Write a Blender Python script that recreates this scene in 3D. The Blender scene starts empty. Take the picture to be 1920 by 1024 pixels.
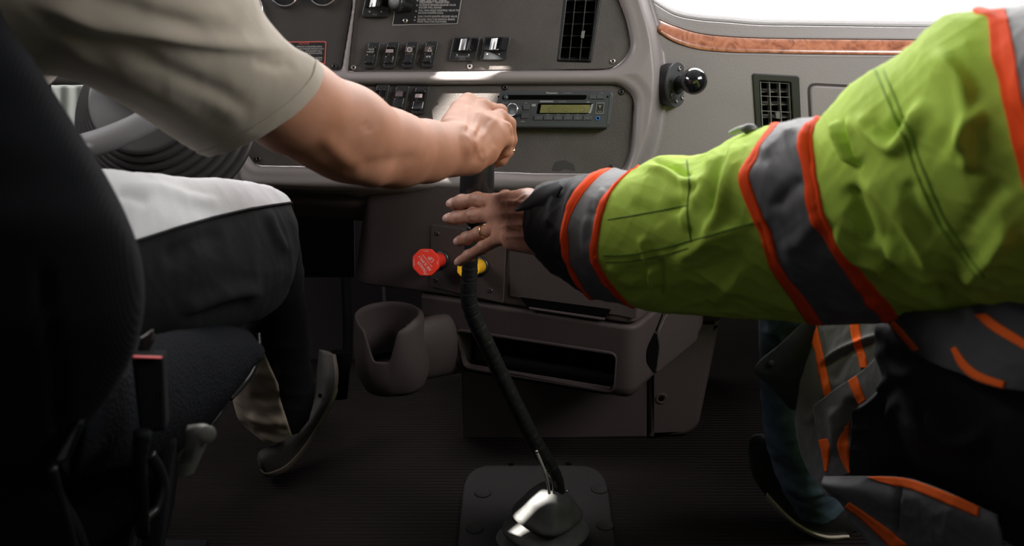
import bpy, math, random
import numpy as np
from mathutils import Vector, Matrix
from mathutils.bvhtree import BVHTree
random.seed(4); RNG = np.random.default_rng(4)
SC = bpy.context.scene
COL = SC.collection
# ------------------------------------------------------------------ camera
FPX = 1867.0
PITCH = math.radians(20)
CAMP = np.array([0.0, 0.0, 1.0])
FW = np.array([0, math.cos(PITCH), -math.sin(PITCH)])
UP = np.array([0, math.sin(PITCH), math.cos(PITCH)])
RT = np.array([1.0, 0, 0])
cam_d = bpy.data.cameras.new('camera'); cam = bpy.data.objects.new('camera', cam_d); COL.objects.link(cam)
cam.location = CAMP; cam.rotation_euler = (math.radians(90) - PITCH, 0, 0)
cam_d.sensor_width = 36.0; cam_d.lens = 36.0 * FPX / 1920.0; cam_d.clip_start = 0.05
cam_d.dof.use_dof = True; cam_d.dof.focus_distance = 1.52; cam_d.dof.aperture_fstop = 6.3
SC.camera = cam
# ------------------------------------------------------------------ world, sun, daylight at the windows, exposure
w = bpy.data.worlds.new('sky'); SC.world = w; w.use_nodes = True
w.node_tree.nodes['Background'].inputs[0].default_value = (0.80, 0.88, 1.0, 1)
w.node_tree.nodes['Background'].inputs[1].default_value = 0.12
SC.view_settings.view_transform = 'Standard'; SC.view_settings.look = 'None'
SC.view_settings.gamma = 1.0; SC.view_settings.use_curve_mapping = False
SC.view_settings.exposure = 0.72
SUN_D = np.array([0.62, 0.26, -0.70]); SUN_D /= np.linalg.norm(SUN_D)
sd = bpy.data.lights.new('sun', 'SUN'); sd.energy = 46.0; sd.angle = math.radians(0.5); sd.color = (1, 0.95, 0.88)
so = bpy.data.objects.new('sun', sd); COL.objects.link(so); so.location = (-1, 1, 3)
so.rotation_euler = Vector(-SUN_D).to_track_quat('Z', 'Y').to_euler()
def area(name, loc, aim, sx, sy, e, col=(1.0, 0.975, 0.965)):
    d = bpy.data.lights.new(name, 'AREA'); d.shape = 'RECTANGLE'; d.size = sx; d.size_y = sy; d.energy = e; d.color = col
    o = bpy.data.objects.new(name, d); COL.objects.link(o); o.location = loc
    o.rotation_euler = (Vector(loc) - Vector(aim)).to_track_quat('Z', 'Y').to_euler()
    return o
area('windshield_daylight', (0.15, 2.28, 1.42), (0.1, 1.0, 0.9), 1.9, 0.55, 28)
area('passenger_window_daylight', (1.22, 0.75, 1.45), (0.3, 1.6, 0.85), 0.9, 0.4, 13)
area('driver_window_daylight', (-1.22, 1.15, 1.38), (0.5, 1.1, 0.5), 0.8, 0.4, 9)
SC.cycles.max_bounces = 6
# ------------------------------------------------------------------ projection helpers
def A(*x): return np.array(x, float)
def rayd(px, py):
    px = np.asarray(px, float); py = np.asarray(py, float)
    return FW + ((px - 960) / FPX)[..., None] * RT + ((512 - py) / FPX)[..., None] * UP
def P(px, py, Y):
    d = rayd(px, py); return CAMP + d * (np.asarray(Y, float) / d[..., 1])[..., None]
def PZ(px, py, z):
    d = rayd(px, py); return CAMP + d * ((z - 1.0) / d[..., 2])[..., None]
def proj(X):
    d = np.asarray(X) - CAMP; z = d @ FW
    return np.stack([960 + FPX * (d @ RT) / z, 512 - FPX * (d @ UP) / z], -1)
def R(px, Y):     # pixels to metres at depth Y
    return px * Y / 0.93 / FPX
class Frame:
    def __init__(s, o, n, up=(0, 0, 1)):
        s.o = np.array(o, float); s.N = np.array(n, float); s.N /= np.linalg.norm(s.N)
        u = np.cross(up, s.N); s.U = u / np.linalg.norm(u); s.V = np.cross(s.N, s.U)
    def hit(s, px, py, n=0.0):
        d = rayd(px, py); o = s.o + s.N * n
        t = ((o - CAMP) @ s.N) / (d @ s.N)
        return CAMP + d * np.asarray(t)[..., None]
    def uv(s, px, py, n=0.0):
        q = s.hit(px, py, n) - s.o; return np.stack([q @ s.U, q @ s.V], -1)
    def pt(s, u, v, n=0.0): return s.o + s.U * u + s.V * v + s.N * n
# ------------------------------------------------------------------ object helpers
WB = {}
def mk(name, verts, faces, m, parent=None, smooth=True, base=None, mats=None, fm=None):
    verts = np.asarray(verts, float)
    if base is None: base = np.array([verts[:, 0].mean(), verts[:, 1].mean(), verts[:, 2].min()])
    base = np.array(base, float)
    me = bpy.data.meshes.new(name)
    me.from_pydata((verts - base).tolist(), [], [tuple(int(i) for i in f) for f in faces]); me.update()
    me.materials.append(m)
    if mats:
        for q in mats: me.materials.append(q)
        me.polygons.foreach_set('material_index', np.asarray(fm, dtype=np.int32))
    if smooth: me.polygons.foreach_set('use_smooth', np.ones(len(me.polygons), dtype=bool))
    o = bpy.data.objects.new(name, me); COL.objects.link(o)
    WB[o.name] = base
    if parent is not None:
        o.parent = parent; o.location = base - WB[parent.name]
    else: o.location = base
    return o
def thing(name, label, cat, loc, group=None):
    o = bpy.data.objects.new(name, None); COL.objects.link(o); o.location = loc; o.empty_display_size = 0.05
    WB[o.name] = np.array(loc, float); return tag(o, label, cat, group)
def tag(o, label=None, cat=None, group=None, kind=None):
    if label: o['label'] = label
    if cat: o['category'] = cat
    if group: o['group'] = group
    if kind: o['kind'] = kind
    return o
def lin(c): return tuple(((x / 255) / 12.92 if x / 255 <= 0.04045 else ((x / 255 + 0.055) / 1.055) ** 2.4) for x in c)
def mat(name, col, rough=0.6, metal=0.0, bump=None, var=0.0, varscale=20, spec=0.5, sss=0.0, coat=0.0, sheen=0.0, col2=None, c2scale=8, stretch=None, fine=None):
    """bump = (kind, scale per metre, strength, distance)"""
    m = bpy.data.materials.new(name); m.use_nodes = True; nt = m.node_tree; b = nt.nodes['Principled BSDF']
    b.inputs['Base Color'].default_value = (*col, 1); b.inputs['Roughness'].default_value = rough
    b.inputs['Metallic'].default_value = metal; b.inputs['Specular IOR Level'].default_value = spec
    b.inputs['Coat Weight'].default_value = coat; b.inputs['Sheen Weight'].default_value = sheen
    if sss: b.inputs['Subsurface Weight'].default_value = sss; b.inputs['Subsurface Scale'].default_value = 0.006; b.inputs['Subsurface Radius'].default_value = (1, .35, .2)
    tc = nt.nodes.new('ShaderNodeTexCoord'); vec = tc.outputs['Object']
    if stretch:
        mp = nt.nodes.new('ShaderNodeMapping'); mp.inputs['Scale'].default_value = stretch; nt.links.new(vec, mp.inputs[0]); vec = mp.outputs[0]
    if var or col2:
        n = nt.nodes.new('ShaderNodeTexNoise'); n.inputs['Scale'].default_value = varscale if not col2 else c2scale; n.inputs['Detail'].default_value = 5
        nt.links.new(vec, n.inputs['Vector'])
        r = nt.nodes.new('ShaderNodeValToRGB'); r.color_ramp.elements[0].position = 0.35; r.color_ramp.elements[1].position = 0.65
        r.color_ramp.elements[0].color = (*(tuple(c * (1 - var) for c in col)), 1)
        r.color_ramp.elements[1].color = (*(col2 or tuple(min(1, c * (1 + var)) for c in col)), 1)
        nt.links.new(n.outputs['Fac'], r.inputs[0]); nt.links.new(r.outputs[0], b.inputs['Base Color'])
    prev = None
    for bb in [bump, fine]:
        if not bb: continue
        kind, sc, st, dist = bb
        if kind == 'noise':
            t = nt.nodes.new('ShaderNodeTexNoise'); t.inputs['Detail'].default_value = 4; out = t.outputs['Fac']
        elif kind == 'voro':
            t = nt.nodes.new('ShaderNodeTexVoronoi'); t.feature = 'SMOOTH_F1'; out = t.outputs['Distance']
        else:
            t = nt.nodes.new('ShaderNodeTexWave'); t.bands_direction = kind[-1].upper(); out = t.outputs['Fac']; t.inputs['Distortion'].default_value = 0.3
        t.inputs['Scale'].default_value = sc; nt.links.new(vec, t.inputs['Vector'])
        bn = nt.nodes.new('ShaderNodeBump'); bn.inputs['Strength'].default_value = st; bn.inputs['Distance'].default_value = dist
        nt.links.new(out, bn.inputs['Height'])
        if prev: nt.links.new(prev, bn.inputs['Normal'])
        nt.links.new(bn.outputs[0], b.inputs['Normal']); prev = bn.outputs[0]
    return m
def emit_free(name, col, rough=0.5): return mat(name, col, rough)
M = {}
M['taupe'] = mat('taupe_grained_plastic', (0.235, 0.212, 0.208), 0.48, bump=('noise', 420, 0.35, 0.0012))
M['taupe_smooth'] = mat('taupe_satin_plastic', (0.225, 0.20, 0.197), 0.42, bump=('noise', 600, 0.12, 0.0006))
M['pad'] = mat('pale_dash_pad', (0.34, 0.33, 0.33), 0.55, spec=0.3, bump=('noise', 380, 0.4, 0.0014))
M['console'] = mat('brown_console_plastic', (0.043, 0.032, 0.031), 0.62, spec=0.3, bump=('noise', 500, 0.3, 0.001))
M['charcoal'] = mat('charcoal_grained_panel', (0.055, 0.047, 0.043), 0.5, bump=('voro', 850, 0.5, 0.0008), var=0.12, varscale=18)
M['cluster'] = mat('dark_cluster_panel', (0.028, 0.024, 0.022), 0.55, bump=('noise', 700, 0.2, 0.0006), var=0.2, varscale=15)
M['black'] = mat('black_plastic', (0.012, 0.012, 0.013), 0.35)
M['rubber'] = mat('black_rubber', (0.012, 0.012, 0.013), 0.5, bump=('noise', 300, 0.2, 0.001))
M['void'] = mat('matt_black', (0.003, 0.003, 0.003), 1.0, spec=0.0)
M['gloss'] = mat('gloss_black', (0.008, 0.008, 0.009), 0.12, coat=0.6)
M['switch'] = mat('switch_black_plastic', (0.022, 0.023, 0.025), 0.3)
M['lens'] = mat('pale_pink_lens', (0.30, 0.24, 0.25), 0.4)
M['lens_dim'] = mat('dim_pink_lens', (0.10, 0.07, 0.075), 0.4)
M['white_ink'] = mat('white_ink', (0.48, 0.46, 0.45), 0.6)
M['grey_ink'] = mat('grey_ink', (0.22, 0.22, 0.22), 0.6)
M['red_ink'] = mat('red_ink', (0.45, 0.08, 0.07), 0.6)
M['chrome'] = mat('chrome', (0.75, 0.75, 0.76), 0.18, 1.0)
M['steel'] = mat('screw_steel', (0.42, 0.40, 0.38), 0.32, 1.0)
M['dark_steel'] = mat('dark_screw', (0.06, 0.055, 0.055), 0.4, 0.8)
M['radio'] = mat('radio_slate_plastic', (0.036, 0.041, 0.045), 0.42, bump=('noise', 900, 0.1, 0.0004))
M['radio_btn'] = mat('radio_button_plastic', (0.05, 0.055, 0.06), 0.4)
M['lcd'] = mat('olive_lcd', (0.14, 0.135, 0.045), 0.3, var=0.12, varscale=60)
M['lcd_dark'] = mat('olive_lcd_mark', (0.105, 0.10, 0.036), 0.3)
M['blue'] = mat('blue_jack', (0.03, 0.12, 0.35), 0.4)
M['red'] = mat('red_knob_plastic', (0.72, 0.035, 0.018), 0.35)
M['yellow'] = mat('yellow_knob_plastic', (0.85, 0.45, 0.015), 0.35)
M['mount'] = mat('grey_powder_coat', (0.06, 0.065, 0.068), 0.45)
M['skin'] = mat('fair_skin', (0.33, 0.145, 0.082), 0.58, spec=0.3, sss=0.12, bump=('noise', 260, 0.12, 0.0008), fine=('noise', 900, 0.10, 0.0003), col2=(0.39, 0.185, 0.115), c2scale=22, var=0.04)
M['skin_old'] = mat('weathered_skin', (0.38, 0.175, 0.115), 0.48, sss=0.10, bump=('noise', 190, 0.35, 0.0013), fine=('voro', 620, 0.25, 0.0005), col2=(0.48, 0.24, 0.17), c2scale=45, var=0.12)
M['nail'] = mat('fingernail', (0.50, 0.30, 0.25), 0.32)
M['gold'] = mat('gold', (0.75, 0.50, 0.22), 0.25, 1.0)
M['tee'] = mat('taupe_cotton', (0.33, 0.285, 0.232), 0.9, bump=('noise', 700, 0.35, 0.0006), var=0.07, varscale=14, sheen=0.15)
M['pants_white'] = mat('white_fleece', (0.54, 0.54, 0.55), 0.95, bump=('noise', 500, 0.4, 0.0008), var=0.03, varscale=12)
M['pants_beige'] = mat('beige_fleece', (0.38, 0.31, 0.24), 0.95, bump=('noise', 500, 0.4, 0.0008), var=0.05, varscale=12)
M['pants_black'] = mat('black_fleece', (0.006, 0.0065, 0.0075), 0.95, bump=('noise', 500, 0.4, 0.0008), spec=0.2)
M['lime'] = mat('lime_oxford', (0.45, 0.64, 0.085), 0.75, spec=0.15, bump=('noise', 40, 0.25, 0.004), fine=('noise', 900, 0.25, 0.0004), var=0.05, varscale=9)
M['orange'] = mat('orange_tape', (0.95, 0.085, 0.014), 0.75, spec=0.15, bump=('noise', 900, 0.25, 0.0004))
M['orange2'] = mat('bright_orange_tape', (1.0, 0.16, 0.025), 0.75, spec=0.15, bump=('noise', 900, 0.25, 0.0004))
M['tape'] = mat('grey_reflective_tape', (0.135, 0.135, 0.14), 0.6, spec=0.3, bump=('noise', 60, 0.2, 0.003), fine=('noise', 900, 0.2, 0.0004))
M['jblack'] = mat('black_oxford', (0.020, 0.022, 0.025), 0.7, spec=0.3, bump=('noise', 70, 0.25, 0.003), fine=('noise', 900, 0.25, 0.0004))
M['thread'] = mat('dark_green_thread', (0.10, 0.20, 0.02), 0.8)
M['jeans'] = mat('blue_denim', (0.022, 0.042, 0.065), 0.85, bump=('noise', 500, 0.5, 0.001), col2=(0.05, 0.085, 0.12), c2scale=25, var=0.2)
M['seat'] = mat('black_seat_cloth', (0.006, 0.0065, 0.008), 0.9, bump=('waveX', 130, 0.3, 0.001), spec=0.15)
M['knit'] = mat('blue_black_knit', (0.006, 0.007, 0.0095), 0.9, spec=0.15, bump=('voro', 300, 0.8, 0.0016))
M['handle'] = mat('grey_lever_plastic', (0.13, 0.13, 0.115), 0.45)
M['mat_floor'] = mat('ribbed_rubber_floor', (0.008, 0.0055, 0.0055), 0.85, spec=0.08, bump=('waveY', 30, 0.9, 0.004), var=0.15, varscale=6)
M['cover'] = mat('rubber_tower_cover', (0.006, 0.005, 0.005), 0.75, spec=0.2, bump=('noise', 200, 0.2, 0.001))
M['boot'] = mat('rubber_gaiter', (0.045, 0.045, 0.043), 0.6, spec=0.3, bump=('noise', 120, 0.25, 0.001), var=0.2, varscale=60)
M['wheel'] = mat('grey_wheel_vinyl', (0.14, 0.14, 0.147), 0.5, bump=('noise', 500, 0.3, 0.0008))
M['bellows'] = mat('grey_bellows_rubber', (0.030, 0.029, 0.029), 0.38)
M['curtain'] = mat('pale_curtain_cloth', (0.52, 0.55, 0.50), 0.9, bump=('noise', 400, 0.2, 0.0008))
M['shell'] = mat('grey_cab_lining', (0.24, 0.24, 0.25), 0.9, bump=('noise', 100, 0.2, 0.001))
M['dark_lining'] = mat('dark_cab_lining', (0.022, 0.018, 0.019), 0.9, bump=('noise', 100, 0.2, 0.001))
M['shoe'] = mat('taupe_suede', (0.033, 0.029, 0.025), 0.85, bump=('noise', 300, 0.4, 0.001))
M['sole'] = mat('brown_sole_rubber', (0.13, 0.10, 0.08), 0.6)
M['sole_olive'] = mat('olive_sole_stripe', (0.20, 0.22, 0.14), 0.6)
M['shoe_black'] = mat('black_shoe_leather', (0.015, 0.014, 0.014), 0.45, bump=('noise', 300, 0.3, 0.001))
M['sole_pale'] = mat('pale_sole_rubber', (0.34, 0.28, 0.24), 0.6)
M['smudge'] = mat('dark_smudge', (0.025, 0.022, 0.020), 0.6)
# burl wood
def burl():
    m = bpy.data.materials.new('burl_wood'); m.use_nodes = True; nt = m.node_tree; b = nt.nodes['Principled BSDF']
    b.inputs['Roughness'].default_value = 0.28; b.inputs['Coat Weight'].default_value = 0.7; b.inputs['Coat Roughness'].default_value = 0.15
    tc = nt.nodes.new('ShaderNodeTexCoord')
    n = nt.nodes.new('ShaderNodeTexNoise'); n.inputs['Scale'].default_value = 32; n.inputs['Detail'].default_value = 9; n.inputs['Distortion'].default_value = 2.2
    nt.links.new(tc.outputs['Object'], n.inputs['Vector'])
    r = nt.nodes.new('ShaderNodeValToRGB'); e = r.color_ramp.elements
    e[0].position = 0.30; e[0].color = (0.16, 0.045, 0.020, 1); e[1].position = 0.72; e[1].color = (0.50, 0.205, 0.11, 1)
    q = e.new(0.48); q.color = (0.36, 0.12, 0.055, 1)
    nt.links.new(n.outputs['Fac'], r.inputs[0]); nt.links.new(r.outputs[0], b.inputs['Base Color'])
    return m
M['burl'] = burl()
# ------------------------------------------------------------------ numeric geometry helpers
def cr(Pts, n, closed=False):
    """Catmull-Rom resample of a (k,...) array to n samples, uniform in parameter."""
    Pts = np.asarray(Pts, float); k = len(Pts)
    t = np.linspace(0, k - 1, n); i = np.clip(np.floor(t).astype(int), 0, k - 2); f = t - i
    f = f.reshape((-1,) + (1,) * (Pts.ndim - 1))
    g = lambda j: Pts[np.clip(j, 0, k - 1)]
    p0, p1, p2, p3 = g(i - 1), g(i), g(i + 1), g(i + 2)
    p0 = np.where((i == 0).reshape(f.shape), 2 * p1 - p2, p0); p3 = np.where((i == k - 2).reshape(f.shape), 2 * p2 - p1, p3)
    return 0.5 * ((2 * p1) + (p2 - p0) * f + (2 * p0 - 5 * p1 + 4 * p2 - p3) * f ** 2 + (3 * p1 - p0 - 3 * p2 + p3) * f ** 3)
def along(Pts, s):
    """points at fractions s of the arc length of a smoothed polyline"""
    q = cr(Pts, 24 * len(Pts)) if len(Pts) > 2 else np.asarray(Pts, float)
    L = np.r_[0, np.cumsum(np.linalg.norm(np.diff(q, axis=0), axis=1))]; L /= L[-1]
    return np.stack([np.interp(s, L, q[:, j]) for j in range(q.shape[1])], -1)
def ring(st, nh):
    pts = np.array(st['p'], float); Y = st['Y']; Yt, Yb = (Y if isinstance(Y, tuple) else (Y, Y)); T = st['T']; kb = st.get('kb', 1.0)
    th = np.linspace(0, math.pi, nh + 1); s = (1 - np.cos(th)) / 2
    Pt = P(pts[0][0], pts[0][1], Yt); Pb = P(pts[-1][0], pts[-1][1], Yb)
    L = Pt + (Pb - Pt) * s[:, None]
    q = along(pts, s)
    Fp = P(q[:, 0], q[:, 1], Yt + (Yb - Yt) * s - T * np.sin(th) ** st.get('e', 1.0))
    D = Fp - L
    back = (L - kb * D)[1:-1][::-1]
    return np.concatenate([Fp, back], 0)
def loft_grid(stations, sub, nh):
    Rr = np.stack([ring(s, nh) for s in stations]); k = len(stations)
    if isinstance(sub, int): return cr(Rr, (k - 1) * sub + 1)
    out = []; U = cr(Rr, (k - 1) * 40 + 1)
    for i, n in enumerate(sub):
        t = np.linspace(i * 40, (i + 1) * 40, n + 1)[(1 if i else 0):]; j = np.clip(np.floor(t).astype(int), 0, len(U) - 2); f = (t - j).reshape(-1, 1, 1); out.append(U[j] * (1 - f) + U[j + 1] * f)
    return np.concatenate(out)
def grid_normals(G, wrap=True):
    du = np.gradient(G, axis=0)
    if wrap: dv = (np.roll(G, -1, 1) - np.roll(G, 1, 1))
    else: dv = np.gradient(G, axis=1)
    n = np.cross(du, dv); n /= np.linalg.norm(n, axis=-1, keepdims=True) + 1e-12
    return n
def outward(G):
    n = grid_normals(G); c = G.mean(1, keepdims=True)
    if ((G - c) * n).sum() < 0: n = -n
    return n
def pdist(q, poly):
    """signed distance (px) from points q (n,2) to open polyline, and fraction along"""
    poly = np.asarray(poly, float); best = np.full(len(q), 1e9); sg = np.ones(len(q)); fr = np.zeros(len(q))
    L = np.r_[0, np.cumsum(np.linalg.norm(np.diff(poly, axis=0), axis=1))]
    for i in range(len(poly) - 1):
        a = poly[i]; d = poly[i + 1] - a; l2 = d @ d
        t = np.clip(((q - a) @ d) / l2, 0, 1); v = q - a - t[:, None] * d
        dd = np.hypot(v[:, 0], v[:, 1]); s = np.sign(d[0] * v[:, 1] - d[1] * v[:, 0])
        m = dd < best; best[m] = dd[m]; sg[m] = s[m]; fr[m] = (L[i] + t[m] * (L[i + 1] - L[i])) / L[-1]
    return best * sg, fr
def fold_disp(X, n, folds):
    """folds: (polyline px, w_left px, w_right px, height m[, taper]) ; only faces turned to the lens side"""
    q = proj(X); view = CAMP - X; view /= np.linalg.norm(view, axis=-1, keepdims=True)
    fac = np.clip((view * n).sum(-1) * 3, 0, 1); h = np.zeros(len(X))
    for f in folds:
        poly, w1, w2, hh = f[:4]
        pl = cr(poly, 12 * len(poly)) if len(poly) > 2 else np.array(poly, float)
        d, fr = pdist(q, pl)
        tp = np.clip(np.minimum(fr, 1 - fr) / 0.22, 0, 1); tp = tp * tp * (3 - 2 * tp)
        wv = np.where(d < 0, w1, w2)
        h += hh * np.exp(-(d / wv) ** 2) * tp
    return h * fac
def crumple(G, n, amp, freq=(14, 26, 47), seed=0, aniso=None):
    """soft random cloth relief in metres"""
    r = np.random.default_rng(seed); X = G.reshape(-1, 3); h = np.zeros(len(X))
    if aniso is not None: X = X * np.array(aniso)
    wv = X + 0.03 * np.sin(X[:, [1, 2, 0]] * 19 + 1.3) 
    for k, f in enumerate(freq):
        for j in range(4):
            d = r.normal(size=3); d /= np.linalg.norm(d); ph = r.uniform(0, 6.28)
            a = np.sin(wv @ d * f * 3.0 + ph + 1.5 * np.sin(wv @ r.normal(size=3) * f * 0.8))
            h += (1 - np.abs(a)) ** 2 / (k + 1.3) / 3.0
    h -= h.mean()
    return (amp * h).reshape(G.shape[:-1])
def grid_faces(nu, nv, wrap=True, off=0, flip=False, skip=None):
    f = []
    for i in range(nu - 1):
        for j in range(nv if wrap else nv - 1):
            if skip is not None and skip[i, j]: continue
            a = i * nv + j; b = i * nv + (j + 1) % nv; q = (a + off, b + off, b + nv + off, a + nv + off)
            f.append(q[::-1] if flip else q)
    return f
def mk_loft(name, G, m, parent, cap=(True, True), **kw):
    nu, nv = G.shape[:2]; V = list(G.reshape(-1, 3)); F = grid_faces(nu, nv)
    for e, c in zip((0, nu - 1), cap):
        if c:
            V.append(G[e].mean(0)); ci = len(V) - 1
            for j in range(nv):
                a, b = e * nv + j, e * nv + (j + 1) % nv
                F.append((ci, b, a) if e == 0 else (ci, a, b))
    return mk(name, np.array(V), F, m, parent, **kw)
def rows(G, r0, r1, n=None):
    """rows r0..r1 (floats) of a grid"""
    n = n or max(2, int(abs(r1 - r0)) + 1); t = np.linspace(r0, r1, n); i = np.clip(np.floor(t).astype(int), 0, len(G) - 2); f = (t - i).reshape(-1, 1, 1)
    return G[i] * (1 - f) + G[i + 1] * f
def mk_band(name, G, N, r0, r1, off, m, parent):
    g = rows(G, r0, r1); n = rows(N, r0, r1)
    B = np.concatenate([(g[:1] - n[:1] * 0.001), g[:1] + n[:1] * off * 0.9, g + n * off, g[-1:] + n[-1:] * off * 0.9, g[-1:] - n[-1:] * 0.001])
    return mk(name, B.reshape(-1, 3), grid_faces(len(B), B.shape[1]), m, parent)
def thick(name, G, m, parent, t=0.002, **kw):
    """open grid sheet given real thickness away from the lens side"""
    n = grid_normals(G, False)
    if ((CAMP - G) * n).sum() < 0: n = -n
    nu, nv = G.shape[:2]; Bk = G - n * t; V = np.concatenate([G.reshape(-1, 3), Bk.reshape(-1, 3)]); K = nu * nv
    F = grid_faces(nu, nv, False) + grid_faces(nu, nv, False, K, True)
    e = [i * nv for i in range(nu)]; 
    edge = [j for j in range(nv)] + [i * nv + nv - 1 for i in range(1, nu)] + [(nu - 1) * nv + j for j in range(nv - 2, -1, -1)] + [i * nv for i in range(nu - 2, 0, -1)]
    for a, b in zip(edge, edge[1:] + edge[:1]): F.append((b, a, a + K, b + K))
    return mk(name, V, F, m, parent, **kw)
def patch(ctrl, nu, nv):
    """ctrl: rows of (px,py,Y) -> smooth world grid"""
    C = np.array(ctrl, float); C = cr(C, nu); C = np.swapaxes(cr(np.swapaxes(C, 0, 1), nv), 0, 1)
    return P(C[..., 0], C[..., 1], C[..., 2])
def relief(G, amp=0, seed=0, folds=(), freq=(14, 26, 47), wrap=False):
    n = outward(G) if wrap else grid_normals(G, False)
    if not wrap and ((CAMP - G) * n).sum() < 0: n = -n
    if amp: G = G + n * crumple(G, n, amp, freq, seed)[..., None]
    if folds: G = G + n * fold_disp(G.reshape(-1, 3), n.reshape(-1, 3), folds).reshape(G.shape[:2])[..., None]
    return G
def tube_pts(path, rad, nseg=12, sub=8, closed=False):
    path = np.array(path, float); rad = np.broadcast_to(np.asarray(rad, float), (len(path),))
    q = cr(np.c_[path, rad], (len(path) - 1) * sub + 1) if len(path) > 2 else np.c_[path, rad]
    c, r = q[:, :3], q[:, 3]; t = np.gradient(c, axis=0); t /= np.linalg.norm(t, axis=1, keepdims=True)
    up = A(0.123, 0.2, 1.0); up -= (up @ t[0]) * t[0]; up /= np.linalg.norm(up); G = []
    for i in range(len(c)):
        up = up - (up @ t[i]) * t[i]; up /= np.linalg.norm(up); s = np.cross(t[i], up)
        a = np.linspace(0, 2 * math.pi, nseg, endpoint=False)
        G.append(c[i] + r[i] * (np.cos(a)[:, None] * up + np.sin(a)[:, None] * s))
    return np.array(G)
def tube(name, path, rad, m, parent=None, nseg=12, sub=8, **kw): return mk_loft(name, tube_pts(path, rad, nseg, sub), m, parent, **kw)
def lathe(name, c, axis, prof, m, parent=None, n=32, ref=(1, 0.001, 0.1), sq=0.0, **kw):
    """prof: list of (height along axis, radius)"""
    ax = np.array(axis, float); ax /= np.linalg.norm(ax); u = np.array(ref, float); u -= (u @ ax) * ax; u /= np.linalg.norm(u); v = np.cross(ax, u)
    a = np.linspace(0, 2 * math.pi, n, endpoint=False); c = np.array(c, float)
    k = 1.0 / (np.abs(np.cos(a)) ** (2 + sq) + np.abs(np.sin(a)) ** (2 + sq)) ** (1 / (2 + sq))
    G = np.array([c + ax * h + (r * k)[:, None] * (np.cos(a)[:, None] * u + np.sin(a)[:, None] * v) for h, r in prof])
    F = grid_faces(len(prof), n, flip=False)
    return mk_loft(name, G, m, parent, **kw)
def ball(name, c, r, m, parent=None, n=24, axes=None):
    c = np.array(c, float); a = np.linspace(0, 2 * math.pi, n, endpoint=False); b = np.linspace(0.02, math.pi - 0.02, n // 2 + 1)
    ax = axes if axes is not None else np.eye(3); rr = np.broadcast_to(np.asarray(r, float), (3,))
    G = np.array([[c + ax[2] * rr[2] * math.cos(y) + math.sin(y) * (ax[0] * rr[0] * math.cos(x) + ax[1] * rr[1] * math.sin(x)) for x in a] for y in b])
    return mk_loft(name, G, m, parent)
def rpoly(pts, rad, n=5):
    """round the corners of a polygon (any units)"""
    pts = np.array(pts, float); k = len(pts); rad = np.broadcast_to(np.asarray(rad, float), (k,)); out = []
    for i in range(k):
        p, a, b = pts[i], pts[i - 1], pts[(i + 1) % k]
        da, db = a - p, b - p; la, lb = np.linalg.norm(da), np.linalg.norm(db)
        r = min(rad[i], la * 0.48, lb * 0.48)
        if r <= 1e-9: out.append(p); continue
        s, e = p + da / la * r, p + db / lb * r
        for t in np.linspace(0, 1, n): out.append((1 - t) ** 2 * s + 2 * t * (1 - t) * p + t * t * e)
    return np.array(out)
def curve_mesh(splines, ext, bev, bres=2):
    cu = bpy.data.curves.new('tmp', 'CURVE'); cu.dimensions = '2D'; cu.fill_mode = 'BOTH'; cu.extrude = max(ext, 0); cu.bevel_depth = bev; cu.bevel_resolution = bres
    if bev: cu.offset = -bev
    for s in splines:
        sp = cu.splines.new('POLY'); sp.points.add(len(s) - 1); sp.use_cyclic_u = True
        for p_, q in zip(sp.points, s): p_.co = (q[0], q[1], 0, 1)
    o = bpy.data.objects.new('tmp', cu); COL.objects.link(o)
    dg = bpy.context.evaluated_depsgraph_get(); me = bpy.data.meshes.new_from_object(o.evaluated_get(dg))
    v = np.array([x.co[:] for x in me.vertices]).reshape(-1, 3); f = [tuple(p_.vertices) for p_ in me.polygons]
    bpy.data.objects.remove(o); bpy.data.curves.remove(cu); bpy.data.meshes.remove(me)
    return v, f
def flat(name, fr, poly, n0, n1, m, parent=None, bev=0.0008, holes=(), smooth=False, r=0, kw=None):
    """polygon given in photo pixels, cut as a plate on frame fr from height n0 to n1"""
    pl = rpoly(poly, r) if np.any(np.asarray(r) > 0) else np.array(poly, float)
    S = [fr.uv(pl[:, 0], pl[:, 1], n1)] + [fr.uv(np.array(h)[:, 0], np.array(h)[:, 1], n1) for h in holes]
    th = (n1 - n0) / 2; bev = min(bev, th * 0.9)
    v, f = curve_mesh(S, th - bev, bev)
    X = fr.o + v[:, :1] * fr.U + v[:, 1:2] * fr.V + (v[:, 2:3] + (n0 + n1) / 2) * fr.N
    return mk(name, X, f, m, parent, smooth=smooth, **(kw or {}))
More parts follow.
